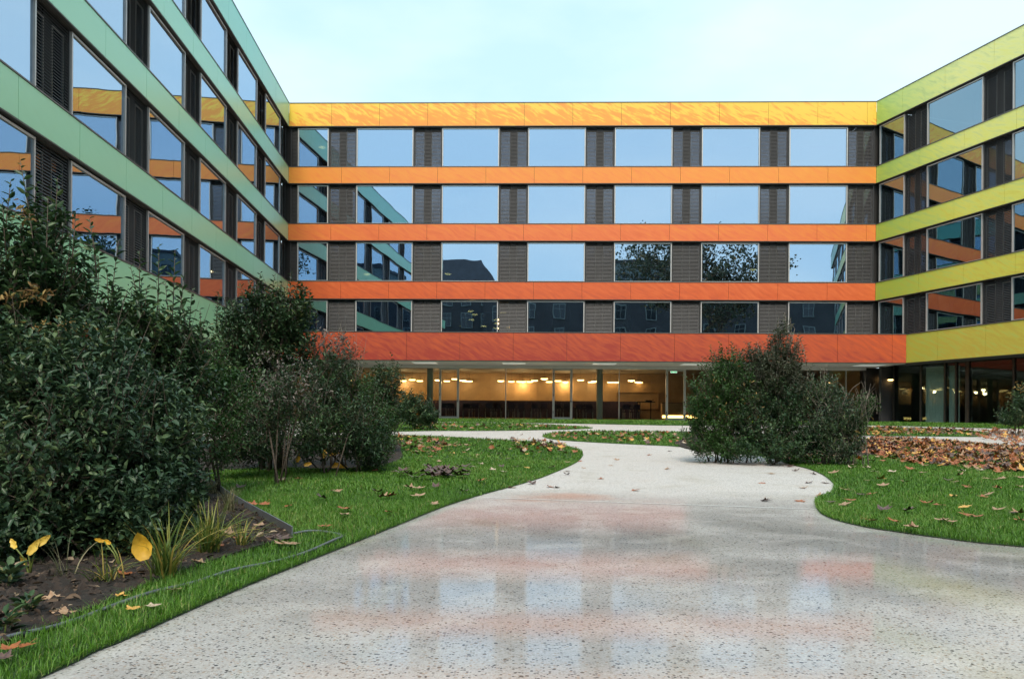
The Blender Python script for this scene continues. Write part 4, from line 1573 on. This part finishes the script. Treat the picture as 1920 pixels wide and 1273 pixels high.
blade_tuft('straw_grass_tuft', 'fine straw coloured grass tuft beside the steel edging', G(428, 965), 110, .24, STRAW, .0035, .6)
blade_tuft('straw_grass_tuft', 'wispy dry tuft between the sedges and the glossy shrub', G(385, 1000), 90, .22, STRAW, .003, .9)
blade_tuft('sedge_tuft', 'small flattened sedge tuft on the soil left of the yellow leaf', G(200, 1100), 36, .24, SEDGE, .0035, 1.4)
blade_tuft('straw_grass_tuft', 'dry tuft at the far end of the steel edging', G(398, 930), 90, .22, STRAW, .0035, .8)
blade_tuft('straw_grass_tuft', 'sparse bronze grass wisp bending over the bare soil', G(120, 1090), 16, .30, STRAW, .003, 1.2)

M['yellow_leaf'] = plain('yellow_leaf', (0.66, 0.38, 0.03), .5, 0, .25, 18)
M['yellow_pale'] = plain('pale_yellow_leaf', (0.62, 0.42, 0.06), .5, 0, .3, 18)
M['green_stalk'] = plain('green_stalk', (0.16, 0.20, 0.04), .6)


def hosta_leaf(mb, p, d, n, L, Wd, curl):
    d, n = Vector(d).normalized(), Vector(n).normalized()
    s = d.cross(n).normalized()
    n = s.cross(d)
    k0 = len(mb.v)
    seg = 8
    for j in range(seg + 1):
        t = j / seg
        w = Wd * .5 * math.sin(math.pi * min(1, t * .92 + .08)) ** .75 * (1.15 - .4 * t) * (1 + 0.05 * math.sin(j * 2.3))
        c = Vector(p) + d * L * t + n * (curl * L * (t * t) - .12 * L * math.sin(t * 3.1))
        for q in (-1, -.5, 0, .5, 1):
            mb.v.append(tuple(c + s * w * q + n * (abs(q) * w * .35 + 0.004 * math.sin(j * 1.9 + q * 4))))
    for j in range(seg):
        for q in range(4):
            a = k0 + j * 5 + q
            mb.f.append((a, a + 1, a + 6, a + 5))


def yellow_plant(label, base, leaves, mat='yellow_leaf'):
    r = empty('yellow_leaf_plant', base)
    tag(r, label, 'plant')
    for (dx, dz, lean, L, Wd, curl, tw) in leaves:
        L, Wd = L * (.85 if base.y < 5 else .9), Wd * (.85 if base.y < 5 else .75)
        tip = Vector((dx, random.uniform(-.05, .05), dz))
        m = MB()
        m.tube([(0, 0, -.01), (dx * .4, 0, dz * .6), tuple(tip)], [.005, .004, .003], 5)
        m.build('stalk', M['green_stalk'], r, smooth=True)
        m = MB()
        hosta_leaf(m, tip, (lean, random.uniform(-.2, .2), 1 - abs(lean) * .8), (math.sin(tw), -math.cos(tw), .25), L, Wd, curl)
        m.build('leaf', M[mat], r, smooth=True)
    return r


yellow_plant('plant with one large upright bright yellow leaf among the sedge', G(284, 1104), [(-0.01, 0.14, -.22, .15, .10, .22, .35)])
yellow_plant('plant with two narrow curled yellow leaves at the shrub foot', G(228, 1068), [(-.06, .13, -.8, .07, .026, -.7, .1), (-.10, .14, -.95, .08, .024, -.8, 0)])
yellow_plant('yellow leaved plant at the left picture edge under the glossy shrub', G(55, 1085), [(.01, .12, .4, .10, .045, -.2, .2), (-.05, .15, -.5, .07, .035, -.3, 0), (.04, .16, .6, .09, .04, -.2, .4), (-.02, .07, -.3, .06, .03, .2, .2)], 'yellow_pale')
yellow_plant('drooping yellow hosta at the edge of the lawn under the bare stems', G(555, 880), [(-.1, .15, -.9, .14, .06, -.5, .2), (-.16, .05, -.8, .15, .09, -.3, .3), (.02, .10, .3, .16, .08, -.2, .2), (.1, .06, .9, .13, .08, -.3, .1)])
yellow_plant('second yellow hosta with one tall folded leaf beside the left lawn', G(605, 882), [(.02, .17, .1, .20, .08, -.3, .3), (.12, .06, .9, .17, .10, -.35, .1), (.2, .03, 1, .15, .10, -.2, .2), (.1, .22, .9, .14, .06, -.4, 0)])


def rosette(label, base, n, ln, mat='dark'):
    r = empty('leafy_weed', base)
    tag(r, label, 'plant')
    a = np.arange(n) * 2.4
    D = np.stack([np.cos(a), np.sin(a), .3 + .7 * rng.random(n)], 1)
    P = D * np.array([[.02, .02, .05]]) + np.array([[0, 0, 1.0]]) * (rng.random((n, 1)) * ln * .9)
    L = ln * (.5 + .5 * rng.random(n))
    V, Fc, S = leaf_batch(P, unit(D), unit(np.array([[0, 0, 1.0]]) + rng.normal(0, .3, (n, 3))), L, L * .5)
    put('leaves', np_mesh('leaves', V, Fc, S, LMATS[mat], np.repeat(rng.random(n), 6), True), r)
    m = MB()
    m.tube([(0, 0, -.01), (0.005, 0, ln * .95)], [.005, .002], 5)
    m.build('stem', M['green_stalk'], r)


rosette('small dark leafy weed on the soil near the hose at lower left', G(50, 1165), 34, .055)
rosette('dark leafy seedling at the left bottom corner of the bed', G(8, 1200), 30, .06)
rosette('low leafy sprig beneath the glossy shrub on the soil', G(150, 1015), 40, .08, 'blue')
rosette('low leafy sprig behind the upright yellow leaf', G(255, 1000), 46, .08, 'blue')
rosette('low leafy sprig at the bottom left below the shrub', G(15, 1110), 40, .075, 'blue')

# hose and steel edging
hp = [G(*p) for p in catmull([(-160, 1262), (0, 1214), (80, 1190), (160, 1165), (230, 1142), (300, 1117), (360, 1100), (420, 1083), (470, 1072), (520, 1058), (580, 1040), (625, 1022), (641, 1013), (632, 1006), (590, 1003), (551, 1008)], 5)]
mb = MB()
mb.tube([(p.x, p.y, 0.024 + 0.006 * math.sin(i * .37)) for i, p in enumerate(hp)], 0.009, 8)
o = mb.build('garden_hose', M['hose'], smooth=True)
tag(o, 'grey hose curving through the grass between planting bed and path', 'hose')
ep = [G(*p) for p in ((548, 1012), (505, 986), (466, 963), (425, 936), (390, 908))]
mb = MB()
for a, b in zip(ep[:-1], ep[1:]):
    t = (b - a).normalized(); nn = Vector((-t.y, t.x, 0)) * 0.004
    k = len(mb.v)
    for q in (a - nn, b - nn, b + nn, a + nn):
        mb.v.append((q.x, q.y, -0.02))
    for q in (a - nn, b - nn, b + nn, a + nn):
        mb.v.append((q.x, q.y, 0.085))
    for f in ((0, 1, 5, 4), (1, 2, 6, 5), (2, 3, 7, 6), (3, 0, 4, 7), (4, 5, 6, 7)):
        mb.f.append(tuple(k + i for i in f))
o = mb.build('steel_edging', M['steel'])
tag(o, 'grey steel edging strip between the soil bed and the left lawn', 'edging')


# ------------------------------------------------------------------ grass
def inside(poly, X, Y):
    P = np.array([(p[0], p[1]) for p in poly])
    r = np.zeros(len(X), bool)
    x1, y1 = P[:, 0], P[:, 1]
    x2, y2 = np.roll(x1, -1), np.roll(y1, -1)
    for a, b, c, d in zip(x1, y1, x2, y2):
        if b == d:
            continue
        cond = (b > Y) != (d > Y)
        xi = (c - a) * (Y - b) / (d - b) + a
        r ^= cond & (X < xi)
    return r


def grass_points(y0, y1, dens, mx0=0.80, pad=0.6):
    xl, xr = -mx0 * y1 - pad, mx0 * y1 + pad
    n = int((xr - xl) * (y1 - y0) * dens)
    X = rng.uniform(xl, xr, n)
    Y = rng.uniform(y0, y1, n)
    k = np.abs(X) < mx0 * Y + pad
    X, Y = X[k], Y[k]
    ok = np.zeros(len(X), bool)
    for P in LAWN.values():
        ok |= inside(P, X, Y)
    ok &= ~inside(BED, X, Y) & ~inside(RBED, X, Y)
    k = ok.sum()
    return X[ok] + rng.normal(0, .010, k), Y[ok] + rng.normal(0, .010, k)


def fringe(y0, y1, dens):
    """blades that hang out over the rim of the path, with the direction they lean in"""
    xs, ys, an = [], [], []
    for P in (LAWN['A'], LAWN['C']):
        for (a, b), (c, d) in zip(P, P[1:] + P[:1]):
            L = math.hypot(c - a, d - b)
            if L < 1e-6 or L > 3 or not (y0 < (b + d) / 2 < y1):
                continue
            k = max(1, int(L * dens))
            t, q = rng.random(k), rng.random(k) * .03
            nx, ny = (d - b) / L, -(c - a) / L
            if inside(P, np.array([(a + c) / 2 + nx * .01]), np.array([(b + d) / 2 + ny * .01]))[0]:
                nx, ny = -nx, -ny
            xs.append(a + (c - a) * t - nx * q); ys.append(b + (d - b) * t - ny * q)
            an.append(np.full(k, math.atan2(ny, nx)) + rng.normal(0, .7, k))
    if not xs:
        return np.zeros(0), np.zeros(0), np.zeros(0)
    return np.concatenate(xs), np.concatenate(ys), np.concatenate(an)


def grass(y0, y1, dens, h, w, name='grass'):
    X, Y = grass_points(y0, y1, dens)
    FX, FY, FA = fringe(y0, y1, dens * .055) if y1 < 14 else (np.zeros(0),) * 3
    nf_ = len(FX)
    X, Y = np.concatenate([X, FX]), np.concatenate([Y, FY])
    n = len(X)
    Z = zg(Y) + 0.008
    a = rng.random(n) * 6.283
    cl = 0.5 + 0.5 * np.sin(X * 3.1 + 1.3 * np.sin(Y * 2.3)) * np.sin(Y * 2.7 + X * .7)
    H = h * (0.55 + 0.6 * rng.random(n)) * (0.8 + 0.35 * cl)
    lean = H * rng.normal(0.5, 0.4, n)
    if nf_:
        a[-nf_:] = FA
        lean[-nf_:] = H[-nf_:] * rng.uniform(.5, 1.1, nf_)
        H[-nf_:] *= rng.uniform(.45, .9, nf_)
    B = np.stack([X, Y, Z], 1)
    s = np.stack([-np.sin(a), np.cos(a), 0 * a], 1) * w * (0.6 + 0.7 * rng.random((n, 1)))
    d = np.stack([np.cos(a), np.sin(a), 0 * a], 1) * lean[:, None]
    up = np.array([[0, 0, 1.0]]) * H[:, None]
    m_ = B + d * .3 + up * .6
    t_ = B + d + up * (1 - .25 * rng.random((n, 1)))
    V = np.stack([B - s * .5, B + s * .5, m_ + s * .4, m_ - s * .4, t_], 1).reshape(-1, 3)
    i = np.arange(n)[:, None] * 5
    Fc = np.concatenate([i + np.array([[0, 1, 2, 3]]), i + np.array([[3, 2, 4]])], 1).ravel()
    S = np.tile([4, 3], n)
    big = np.sin(X * .9 + 2 * np.sin(Y * .53)) * np.sin(Y * 1.1 + 1.4 * np.sin(X * .61))
    rn = np.clip(rng.normal(.40, .22, n) + .18 * (cl - .5) + .16 * big + (rng.random(n) < .03) * .5, 0, 1)
    me = np_mesh(name, V, Fc, S, M['grass'], np.repeat(rn, 5))
    return tag(put(name, me), label='short wet green lawn grass', cat='grass', kind='stuff')


grass(1.6, 4.2, 13000, .047, .0024)
grass(4.2, 7.5, 7500, .047, .0031)
grass(7.5, 13, 2600, .048, .0055)
grass(13, 22, 600, .055, .012)
grass(22, 45, 130, .06, .03)


# ------------------------------------------------------------------ fallen leaves
def maple_mesh(name, size, curl, mat, seed):
    r_ = random.Random(seed)
    pts = []
    lobes = [(-2.25, .55), (-1.15, .85), (0.0, 1.0), (1.15, .85), (2.25, .55)]
    for k, (a, L) in enumerate(lobes):
        L *= r_.uniform(.85, 1.1)
        pts += [(a - .42, L * .66), (a - .22, L * .74), (a - .12, L * .88), (a, L), (a + .12, L * .88), (a + .22, L * .74), (a + .42, L * .66)]
        if k < 4:
            pts.append((a + .575, .44))
    pts.append((math.pi, .10))
    V = [(0, 0, 0)]
    ca, cb = r_.uniform(-.6, .6), r_.uniform(.3, 1.0)
    for a, L in pts:
        x, y = math.sin(a) * L * size, math.cos(a) * L * size
        z = curl * size * (cb * (x / size) ** 2 + (1 - cb) * (y / size) ** 2 + ca * (x * y) / size ** 2 + .25 * (L - .5) * math.sin(3 * a + seed))
        V.append((x, y, z))
    for a, L in pts:                        # thickness kept thin: mid ring for a smooth curl
        pass
    zmin = min(v[2] for v in V)
    V = [(x, y, z - zmin) for x, y, z in V]
    n = len(pts)
    Fc = [(0, 1 + i, 1 + (i + 1) % n) for i in range(n)]
    b = len(V)
    st = [(0, 0, V[0][2] + .002), (0, -.25 * size, V[0][2] + .01), (.06 * size, -.75 * size, V[0][2] + .02 * r_.random())]
    for (x, y, z) in st:
        V += [(x - .02 * size, y, z), (x + .02 * size, y, z)]
    Fc += [(b, b + 1, b + 3, b + 2), (b + 2, b + 3, b + 5, b + 4)]
    return V, Fc


LEAFCOL = {'tan': [(0.30, 0.165, 0.085), (0.42, 0.27, 0.16)], 'rust': [(0.26, 0.075, 0.025), (0.38, 0.13, 0.04)], 'dark brown': [(0.07, 0.04, 0.035), (0.14, 0.08, 0.06)], 'yellow orange': [(0.60, 0.30, 0.05), (0.66, 0.40, 0.10)], 'pale': [(0.42, 0.31, 0.21), (0.52, 0.41, 0.30)]}
LM_ = {}
for cn, (c0, c1) in LEAFCOL.items():
    m, n, l, b = newmat('fallen_leaf_' + cn.replace(' ', '_'))
    t = n.new('ShaderNodeTexCoord')
    x = n.new('ShaderNodeTexNoise')
    x.inputs['Scale'].default_value = 40
    l.new(t.outputs['Object'], x.inputs['Vector'])
    r = ramp(n, [(0.35, c0), (0.65, c1)])
    l.new(x.outputs[0], r.inputs[0])
    l.new(r.outputs[0], b.inputs['Base Color'])
    setp(b, Roughness=0.5)
    LM_[cn] = m
LEAFMESH = {}
for cn in LEAFCOL:
    for k in range(4):
        V, Fc = maple_mesh('fallen_leaf', 0.085, [.25, .6, .95, .4][k], cn, k * 7 + len(cn))
        me = bpy.data.meshes.new('fallen_leaf')
        me.from_pydata(V, [], Fc)
        me.polygons.foreach_set('use_smooth', [True] * len(Fc))
        me.materials.append(LM_[cn])
        LEAFMESH[cn, k] = me
WHERE = {'C': 'lying on the lawn right of the path', 'A': 'lying on the lawn left of the path', 'P': 'lying on the pale path', 'S': 'lying on the dark soil bed'}


def fallen(u, v, cn, wh, k=None, s=1.0, lift=None):
    p = G(u, v)
    if lift is None:
        lift = {'C': .045, 'A': .045, 'P': .003, 'S': .035}[wh]
    o = put('fallen_leaf', LEAFMESH[cn, random.randrange(4) if k is None else k], None, (p.x, p.y, p.z + lift),
            (random.gauss(0, .10), random.gauss(0, .10), random.random() * 6.28))
    o.scale = (s * random.uniform(.75, 1.1) * (.62 if p.y < 4 else .88 if p.y < 6 else 1),) * 3
    return tag(o, cn + ' fallen maple leaf ' + WHERE[wh], 'leaf', cn + ' leaves ' + WHERE[wh])


SC = 3.692
for a, b, cn in ((110, 465, 'rust'), (390, 500, 'tan'), (420, 465, 'dark brown'), (550, 465, 'dark brown'), (300, 352, 'dark brown'), (340, 382, 'dark brown'), (470, 405, 'dark brown'), (120, 590, 'dark brown'), (380, 590, 'rust'), (500, 560, 'tan'), (180, 400, 'tan')):
    fallen(1400 + a / SC, 780 + b / SC, cn, 'P')
for a, b, cn in ((600, 415, 'tan'), (500, 345, 'tan'), (570, 345, 'rust'), (840, 470, 'tan'), (925, 460, 'yellow orange'), (940, 508, 'tan'), (690, 540, 'tan'), (850, 575, 'rust'), (800, 575, 'dark brown'), (580, 625, 'dark brown'), (660, 645, 'tan'), (720, 615, 'rust'),
                 (1210, 415, 'tan'), (1100, 480, 'tan'), (1140, 385, 'rust'), (1010, 410, 'pale'), (880, 406, 'pale'), (840, 380, 'pale'), (725, 380, 'pale'), (715, 355, 'pale'), (870, 330, 'rust'), (1225, 365, 'tan'), (1300, 390, 'tan'), (1395, 470, 'dark brown'), (1450, 480, 'tan'),
                 (1470, 435, 'tan'), (1500, 403, 'pale'), (1620, 395, 'pale'), (1650, 455, 'tan'), (1720, 460, 'tan'), (1780, 455, 'tan'), (1530, 515, 'rust'), (1440, 585, 'yellow orange'), (1750, 530, 'rust'), (1640, 590, 'rust'), (1670, 570, 'tan'), (1250, 640, 'rust'), (1320, 650, 'rust'),
                 (1500, 660, 'yellow orange'), (1505, 715, 'rust'), (1575, 740, 'rust'), (1340, 760, 'tan'), (1390, 772, 'tan'), (1740, 685, 'tan'), (1840, 705, 'dark brown'), (1890, 712, 'tan'), (1890, 515, 'tan'), (1895, 540, 'dark brown'), (1890, 450, 'tan'), (1890, 760, 'rust'),
                 (940, 690, 'dark brown'), (1110, 695, 'dark brown'), (830, 757, 'rust'), (1030, 775, 'rust'), (1160, 818, 'tan'), (1740, 410, 'rust'), (700, 285, 'rust'), (450, 290, 'rust'), (370, 270, 'tan'), (280, 272, 'tan'), (190, 272, 'tan'), (600, 292, 'tan'), (640, 290, 'tan'), (910, 300, 'tan'), (950, 325, 'rust')):
    fallen(1400 + a / SC, 780 + b / SC, cn, 'C')
SC = 3.2
for a, b, cn in ((1650, 268, 'rust'), (1780, 243, 'dark brown'), (1365, 410, 'rust'), (1065, 458, 'rust'), (1105, 462, 'dark brown'), (820, 462, 'tan'), (1240, 305, 'rust'), (1565, 480, 'rust'), (890, 146, 'rust'), (1460, 296, 'tan'), (1760, 352, 'tan'), (1170, 365, 'dark brown'), (1165, 385, 'dark brown'), (1260, 345, 'tan'), (950, 442, 'dark brown'), (1430, 330, 'tan')):
    fallen(700 + a / SC, 770 + b / SC, cn, 'P')
for a, b, cn in ((1065, 190, 'rust'), (1115, 225, 'yellow orange'), (1060, 260, 'tan'), (1030, 310, 'tan'), (1065, 358, 'pale'), (790, 388, 'pale'), (850, 355, 'dark brown'), (720, 372, 'pale'), (890, 270, 'rust'), (760, 180, 'yellow orange'), (720, 200, 'pale'), (530, 215, 'tan'), (560, 215, 'tan'),
                 (640, 185, 'rust'), (460, 255, 'tan'), (540, 262, 'rust'), (480, 270, 'yellow orange'), (620, 278, 'tan'), (260, 258, 'tan'), (280, 315, 'tan'), (340, 290, 'rust'), (380, 275, 'rust'), (400, 320, 'tan'), (590, 312, 'dark brown'), (700, 265, 'dark brown'), (800, 303, 'dark brown'),
                 (650, 338, 'pale'), (620, 355, 'pale'), (770, 355, 'dark brown'), (930, 360, 'yellow orange'), (225, 490, 'tan'), (270, 490, 'tan'), (370, 482, 'dark brown'), (270, 540, 'tan'), (540, 510, 'dark brown'), (360, 588, 'tan'), (100, 545, 'rust'), (50, 550, 'tan'), (95, 640, 'rust'), (30, 515, 'dark brown'),
                 (10, 378, 'rust'), (60, 395, 'dark brown'), (130, 385, 'dark brown'), (1165, 325, 'tan'), (870, 235, 'rust'), (840, 190, 'rust'), (300, 215, 'rust'), (330, 180, 'rust'), (470, 180, 'tan'), (410, 160, 'rust'), (200, 155, 'rust')):
    fallen(700 + a / SC, 770 + b / SC, cn, 'A')
# the dark heap of wet leaves on the left lawn
for k in range(34):
    a, b = (random.gauss(430, 55), random.gauss(405, 14)) if k % 3 == 0 else (random.uniform(170, 650), random.gauss(405, 16))
    o = fallen(700 + a / SC, 770 + b / SC, 'dark brown', 'A', random.choice([1, 2]), 1.6, .05 + random.random() * .05)
    tag(o, 'dark wet leaf in the low heap on the left lawn near the path', 'leaf', 'leaves of the dark heap')
fallen(700 + 640 / SC, 770 + 445 / SC, 'rust', 'A', 1, 1.3)
SC = 2.909
for a, b, cn in ((970, 650, 'tan'), (825, 748, 'pale'), (720, 765, 'yellow orange'), (650, 690, 'yellow orange'), (1775, 290, 'rust'), (1870, 220, 'tan'), (1890, 190, 'rust'), (1580, 170, 'rust'), (1380, 165, 'rust'), (1450, 155, 'rust'), (1310, 65, 'dark brown'), (1620, 12, 'rust'), (1525, 20, 'pale'), (1765, 128, 'dark brown'), (1830, 85, 'tan'), (160, 970, 'rust'), (40, 1000, 'rust'), (20, 1050, 'dark brown')):
    fallen(a / SC, 900 + b / SC, cn, 'A')
for a, b, cn in ((340, 775, 'tan'), (290, 690, 'tan'), (90, 790, 'tan'), (10, 775, 'tan'), (1540, 380, 'tan'), (1600, 378, 'tan'), (1490, 335, 'dark brown'), (1530, 345, 'dark brown'), (1240, 325, 'tan'), (740, 445, 'tan'), (1180, 390, 'rust'), (1420, 275, 'tan'), (1090, 485, 'tan'), (760, 360, 'rust'), (1320, 345, 'rust'), (1450, 340, 'dark brown'), (700, 550, 'rust')):
    fallen(a / SC, 900 + b / SC, cn, 'S', None, 1.15)


def litter(name, label, pts, lift, cols):
    """uncountable carpet of leaves, one mesh per colour"""
    per = {}
    for (x, y) in pts:
        per.setdefault(random.choice(cols), []).append((x, y))
    for cn, P in per.items():
        Vs, Fs, n0 = [], [], 0
        base = [maple_mesh('', 0.085, c_, cn, k * 5 + 1) for k, c_ in enumerate((.3, .7, 1.1, .5))]
        for (x, y) in P:
            V, Fc = base[random.randrange(4)]
            R = Matrix.Rotation(random.random() * 6.28, 3, 'Z') @ Matrix.Rotation(random.gauss(0, .35), 3, 'X') @ Matrix.Rotation(random.gauss(0, .35), 3, 'Y')
            V = np.array(V) @ np.array(R).T * random.uniform(.7, 1.2) + np.array([x, y, float(zg(y)) + lift + random.random() * .03])
            Vs.append(V)
            Fs += [tuple(i + n0 for i in f) for f in Fc]
            n0 += len(V)
        me = bpy.data.meshes.new(name)
        me.from_pydata(np.concatenate(Vs).tolist(), [], Fs)
        me.materials.append(LM_[cn])
        tag(put(name, me), cn + ' ' + label, 'leaves', None, 'stuff')


def poly_pts(img, n):
    P = [G(*p) for p in img]
    X0, X1 = min(p.x for p in P), max(p.x for p in P)
    Y0, Y1 = min(p.y for p in P), max(p.y for p in P)
    X, Y = rng.uniform(X0, X1, n * 6), rng.uniform(Y0, Y1, n * 6)
    k = inside(P, X, Y)
    return list(zip(X[k][:n], Y[k][:n]))


mixr = ['rust', 'rust', 'rust', 'rust', 'tan', 'dark brown', 'dark brown', 'yellow orange']
mixc = ['rust', 'rust', 'dark brown', 'dark brown', 'rust', 'rust', 'rust', 'tan', 'tan', 'dark brown', 'yellow orange', 'pale']
pts = poly_pts([(1632, 822), (1700, 824), (1833, 834), (1960, 842), (2080, 880), (1960, 886), (1880, 877), (1800, 872), (1720, 866), (1640, 858), (1612, 850)], 2100)
pts += poly_pts([(1640, 862), (1760, 868), (1900, 882), (2050, 900), (1900, 890), (1700, 872)], 160)
pts += poly_pts([(1560, 806), (1644, 802), (1806, 806), (1900, 812), (1920, 838), (1800, 816), (1640, 818)], 700)
pts += poly_pts([(1850, 806), (1960, 806), (2000, 840), (1880, 834)], 220)
litter('leaf_litter', 'leaf carpet covering the right lawn and path', pts, .04, mixr)
pts = poly_pts([(740, 822), (800, 822), (850, 840), (800, 860), (750, 850)], 110) + poly_pts([(800, 822), (1080, 838), (1080, 860), (950, 860), (800, 850)], 60)
pts += poly_pts([(960, 826), (1060, 834), (1050, 855), (960, 845)], 70)
litter('leaf_litter', 'scattered leaves thinning out over the left lawn', pts, .05, mixc)
pts = poly_pts([(1030, 815), (1300, 812), (1300, 840), (1040, 824)], 170) + poly_pts([(780, 795), (1080, 800), (1080, 806), (780, 808)], 150)
pts += poly_pts([(1290, 842), (1600, 858), (1640, 868), (1500, 870), (1440, 858)], 60)
litter('leaf_litter', 'small leaves on the far lawn islands', pts, .05, mixc)
# soil crumbs and debris in the bed
cr = MB()
CRX, CRY = -4.4 + 4.2 * rng.random(9000), 2.0 + 5.0 * rng.random(9000)
CRIN = inside(BED, CRX, CRY)
for k in range(9000):
    x, y = -3.6 + 3.4 * random.random(), 2.0 + 2.6 * random.random()
    if not CRIN[k]:
        continue
    x, y = CRX[k], CRY[k]
    s = random.uniform(.006, .024) * (1.8 if random.random() < .1 else 1)
    n = len(cr.v)
    for d in ((1, 0, 0), (0, 1, 0), (-1, 0, 0), (0, -1, 0), (0, 0, .8)):
        cr.v.append((x + d[0] * s * random.uniform(.6, 1.2), y + d[1] * s * random.uniform(.6, 1.2), 0.03 + d[2] * s))
    for f in ((0, 1, 4), (1, 2, 4), (2, 3, 4), (3, 0, 4)):
        cr.f.append(tuple(n + i for i in f))
M['crumb'] = plain('soil_crumb', (0.040, 0.028, 0.021), .95, 0, .6, 14)
tag(cr.build('soil_crumbs', M['crumb']), 'dark soil crumbs over the planting bed', 'soil', None, 'stuff')


# ------------------------------------------------------------------ labels that single out each of a row
ORD = ['nearest', 'second nearest', 'third nearest', 'fourth nearest', 'fifth nearest', 'sixth nearest', 'seventh nearest', 'eighth nearest', 'ninth nearest', 'tenth nearest']
TENS = {20: 'twenty', 30: 'thirty', 40: 'forty', 50: 'fifty'}
TH = ['', 'first', 'second', 'third', 'fourth', 'fifth', 'sixth', 'seventh', 'eighth', 'ninth', 'tenth', 'eleventh', 'twelfth', 'thirteenth', 'fourteenth', 'fifteenth', 'sixteenth', 'seventeenth', 'eighteenth', 'nineteenth']


def ordinal(i):
    if i < 20:
        return TH[i]
    t, r = divmod(i, 10)
    return {2: 'twentieth', 3: 'thirtieth', 4: 'fortieth', 5: 'fiftieth'}[t] if r == 0 else TENS[t * 10] + '-' + TH[r]


by = {}
for o in bpy.data.objects:
    if o.parent is None and o.get('group') and o.get('label'):
        by.setdefault(o['label'], []).append(o)
for lab, L in by.items():
    if len(L) < 2:
        continue
    if L[0]['group'] == 'leaves of the dark heap':
        continue
    if L[0].name.startswith('fallen_leaf'):
        L.sort(key=lambda o: o.location.y)
        for i, o in enumerate(L):
            o['label'] = ('' if i == 0 else ordinal(i + 1) + ' ') + 'nearest ' + lab
    else:
        L.sort(key=lambda o: o.location.x / max(o.location.y, 1))
        for i, o in enumerate(L):
            o['label'] = ordinal(i + 1) + ' from left: ' + lab

# bits of bark, twigs and shredded leaf strewn over the soil
DEB = leaf_mat('bed_debris', [(0, (0.03, 0.02, 0.015)), (0.5, (0.10, 0.065, 0.04)), (0.85, (0.22, 0.14, 0.08)), (1, (0.42, 0.33, 0.22))], .8, .1)
nD = 7000
DX, DY = -4.4 + 4.2 * rng.random(nD), 2.0 + 5.0 * rng.random(nD)
k = inside(BED, DX, DY)
P = np.stack([DX[k], DY[k], np.full(k.sum(), .034) + .012 * rng.random(k.sum())], 1)
a = rng.random(len(P)) * 6.283
D = unit(np.stack([np.cos(a), np.sin(a), rng.normal(.15, .3, len(P))], 1))
L = .012 + .045 * rng.random(len(P)) ** 2
V, Fc, S = leaf_batch(P, D, unit(np.array([[0, 0, 1.0]]) + rng.normal(0, .5, P.shape)), L, L * (.15 + .5 * rng.random(len(P))))
tag(put('bed_debris', np_mesh('bed_debris', V, Fc, S, DEB, np.repeat(rng.random(len(P)) ** 1.6, 6))), 'brown bark and leaf scraps strewn over the bed', 'debris', None, 'stuff')
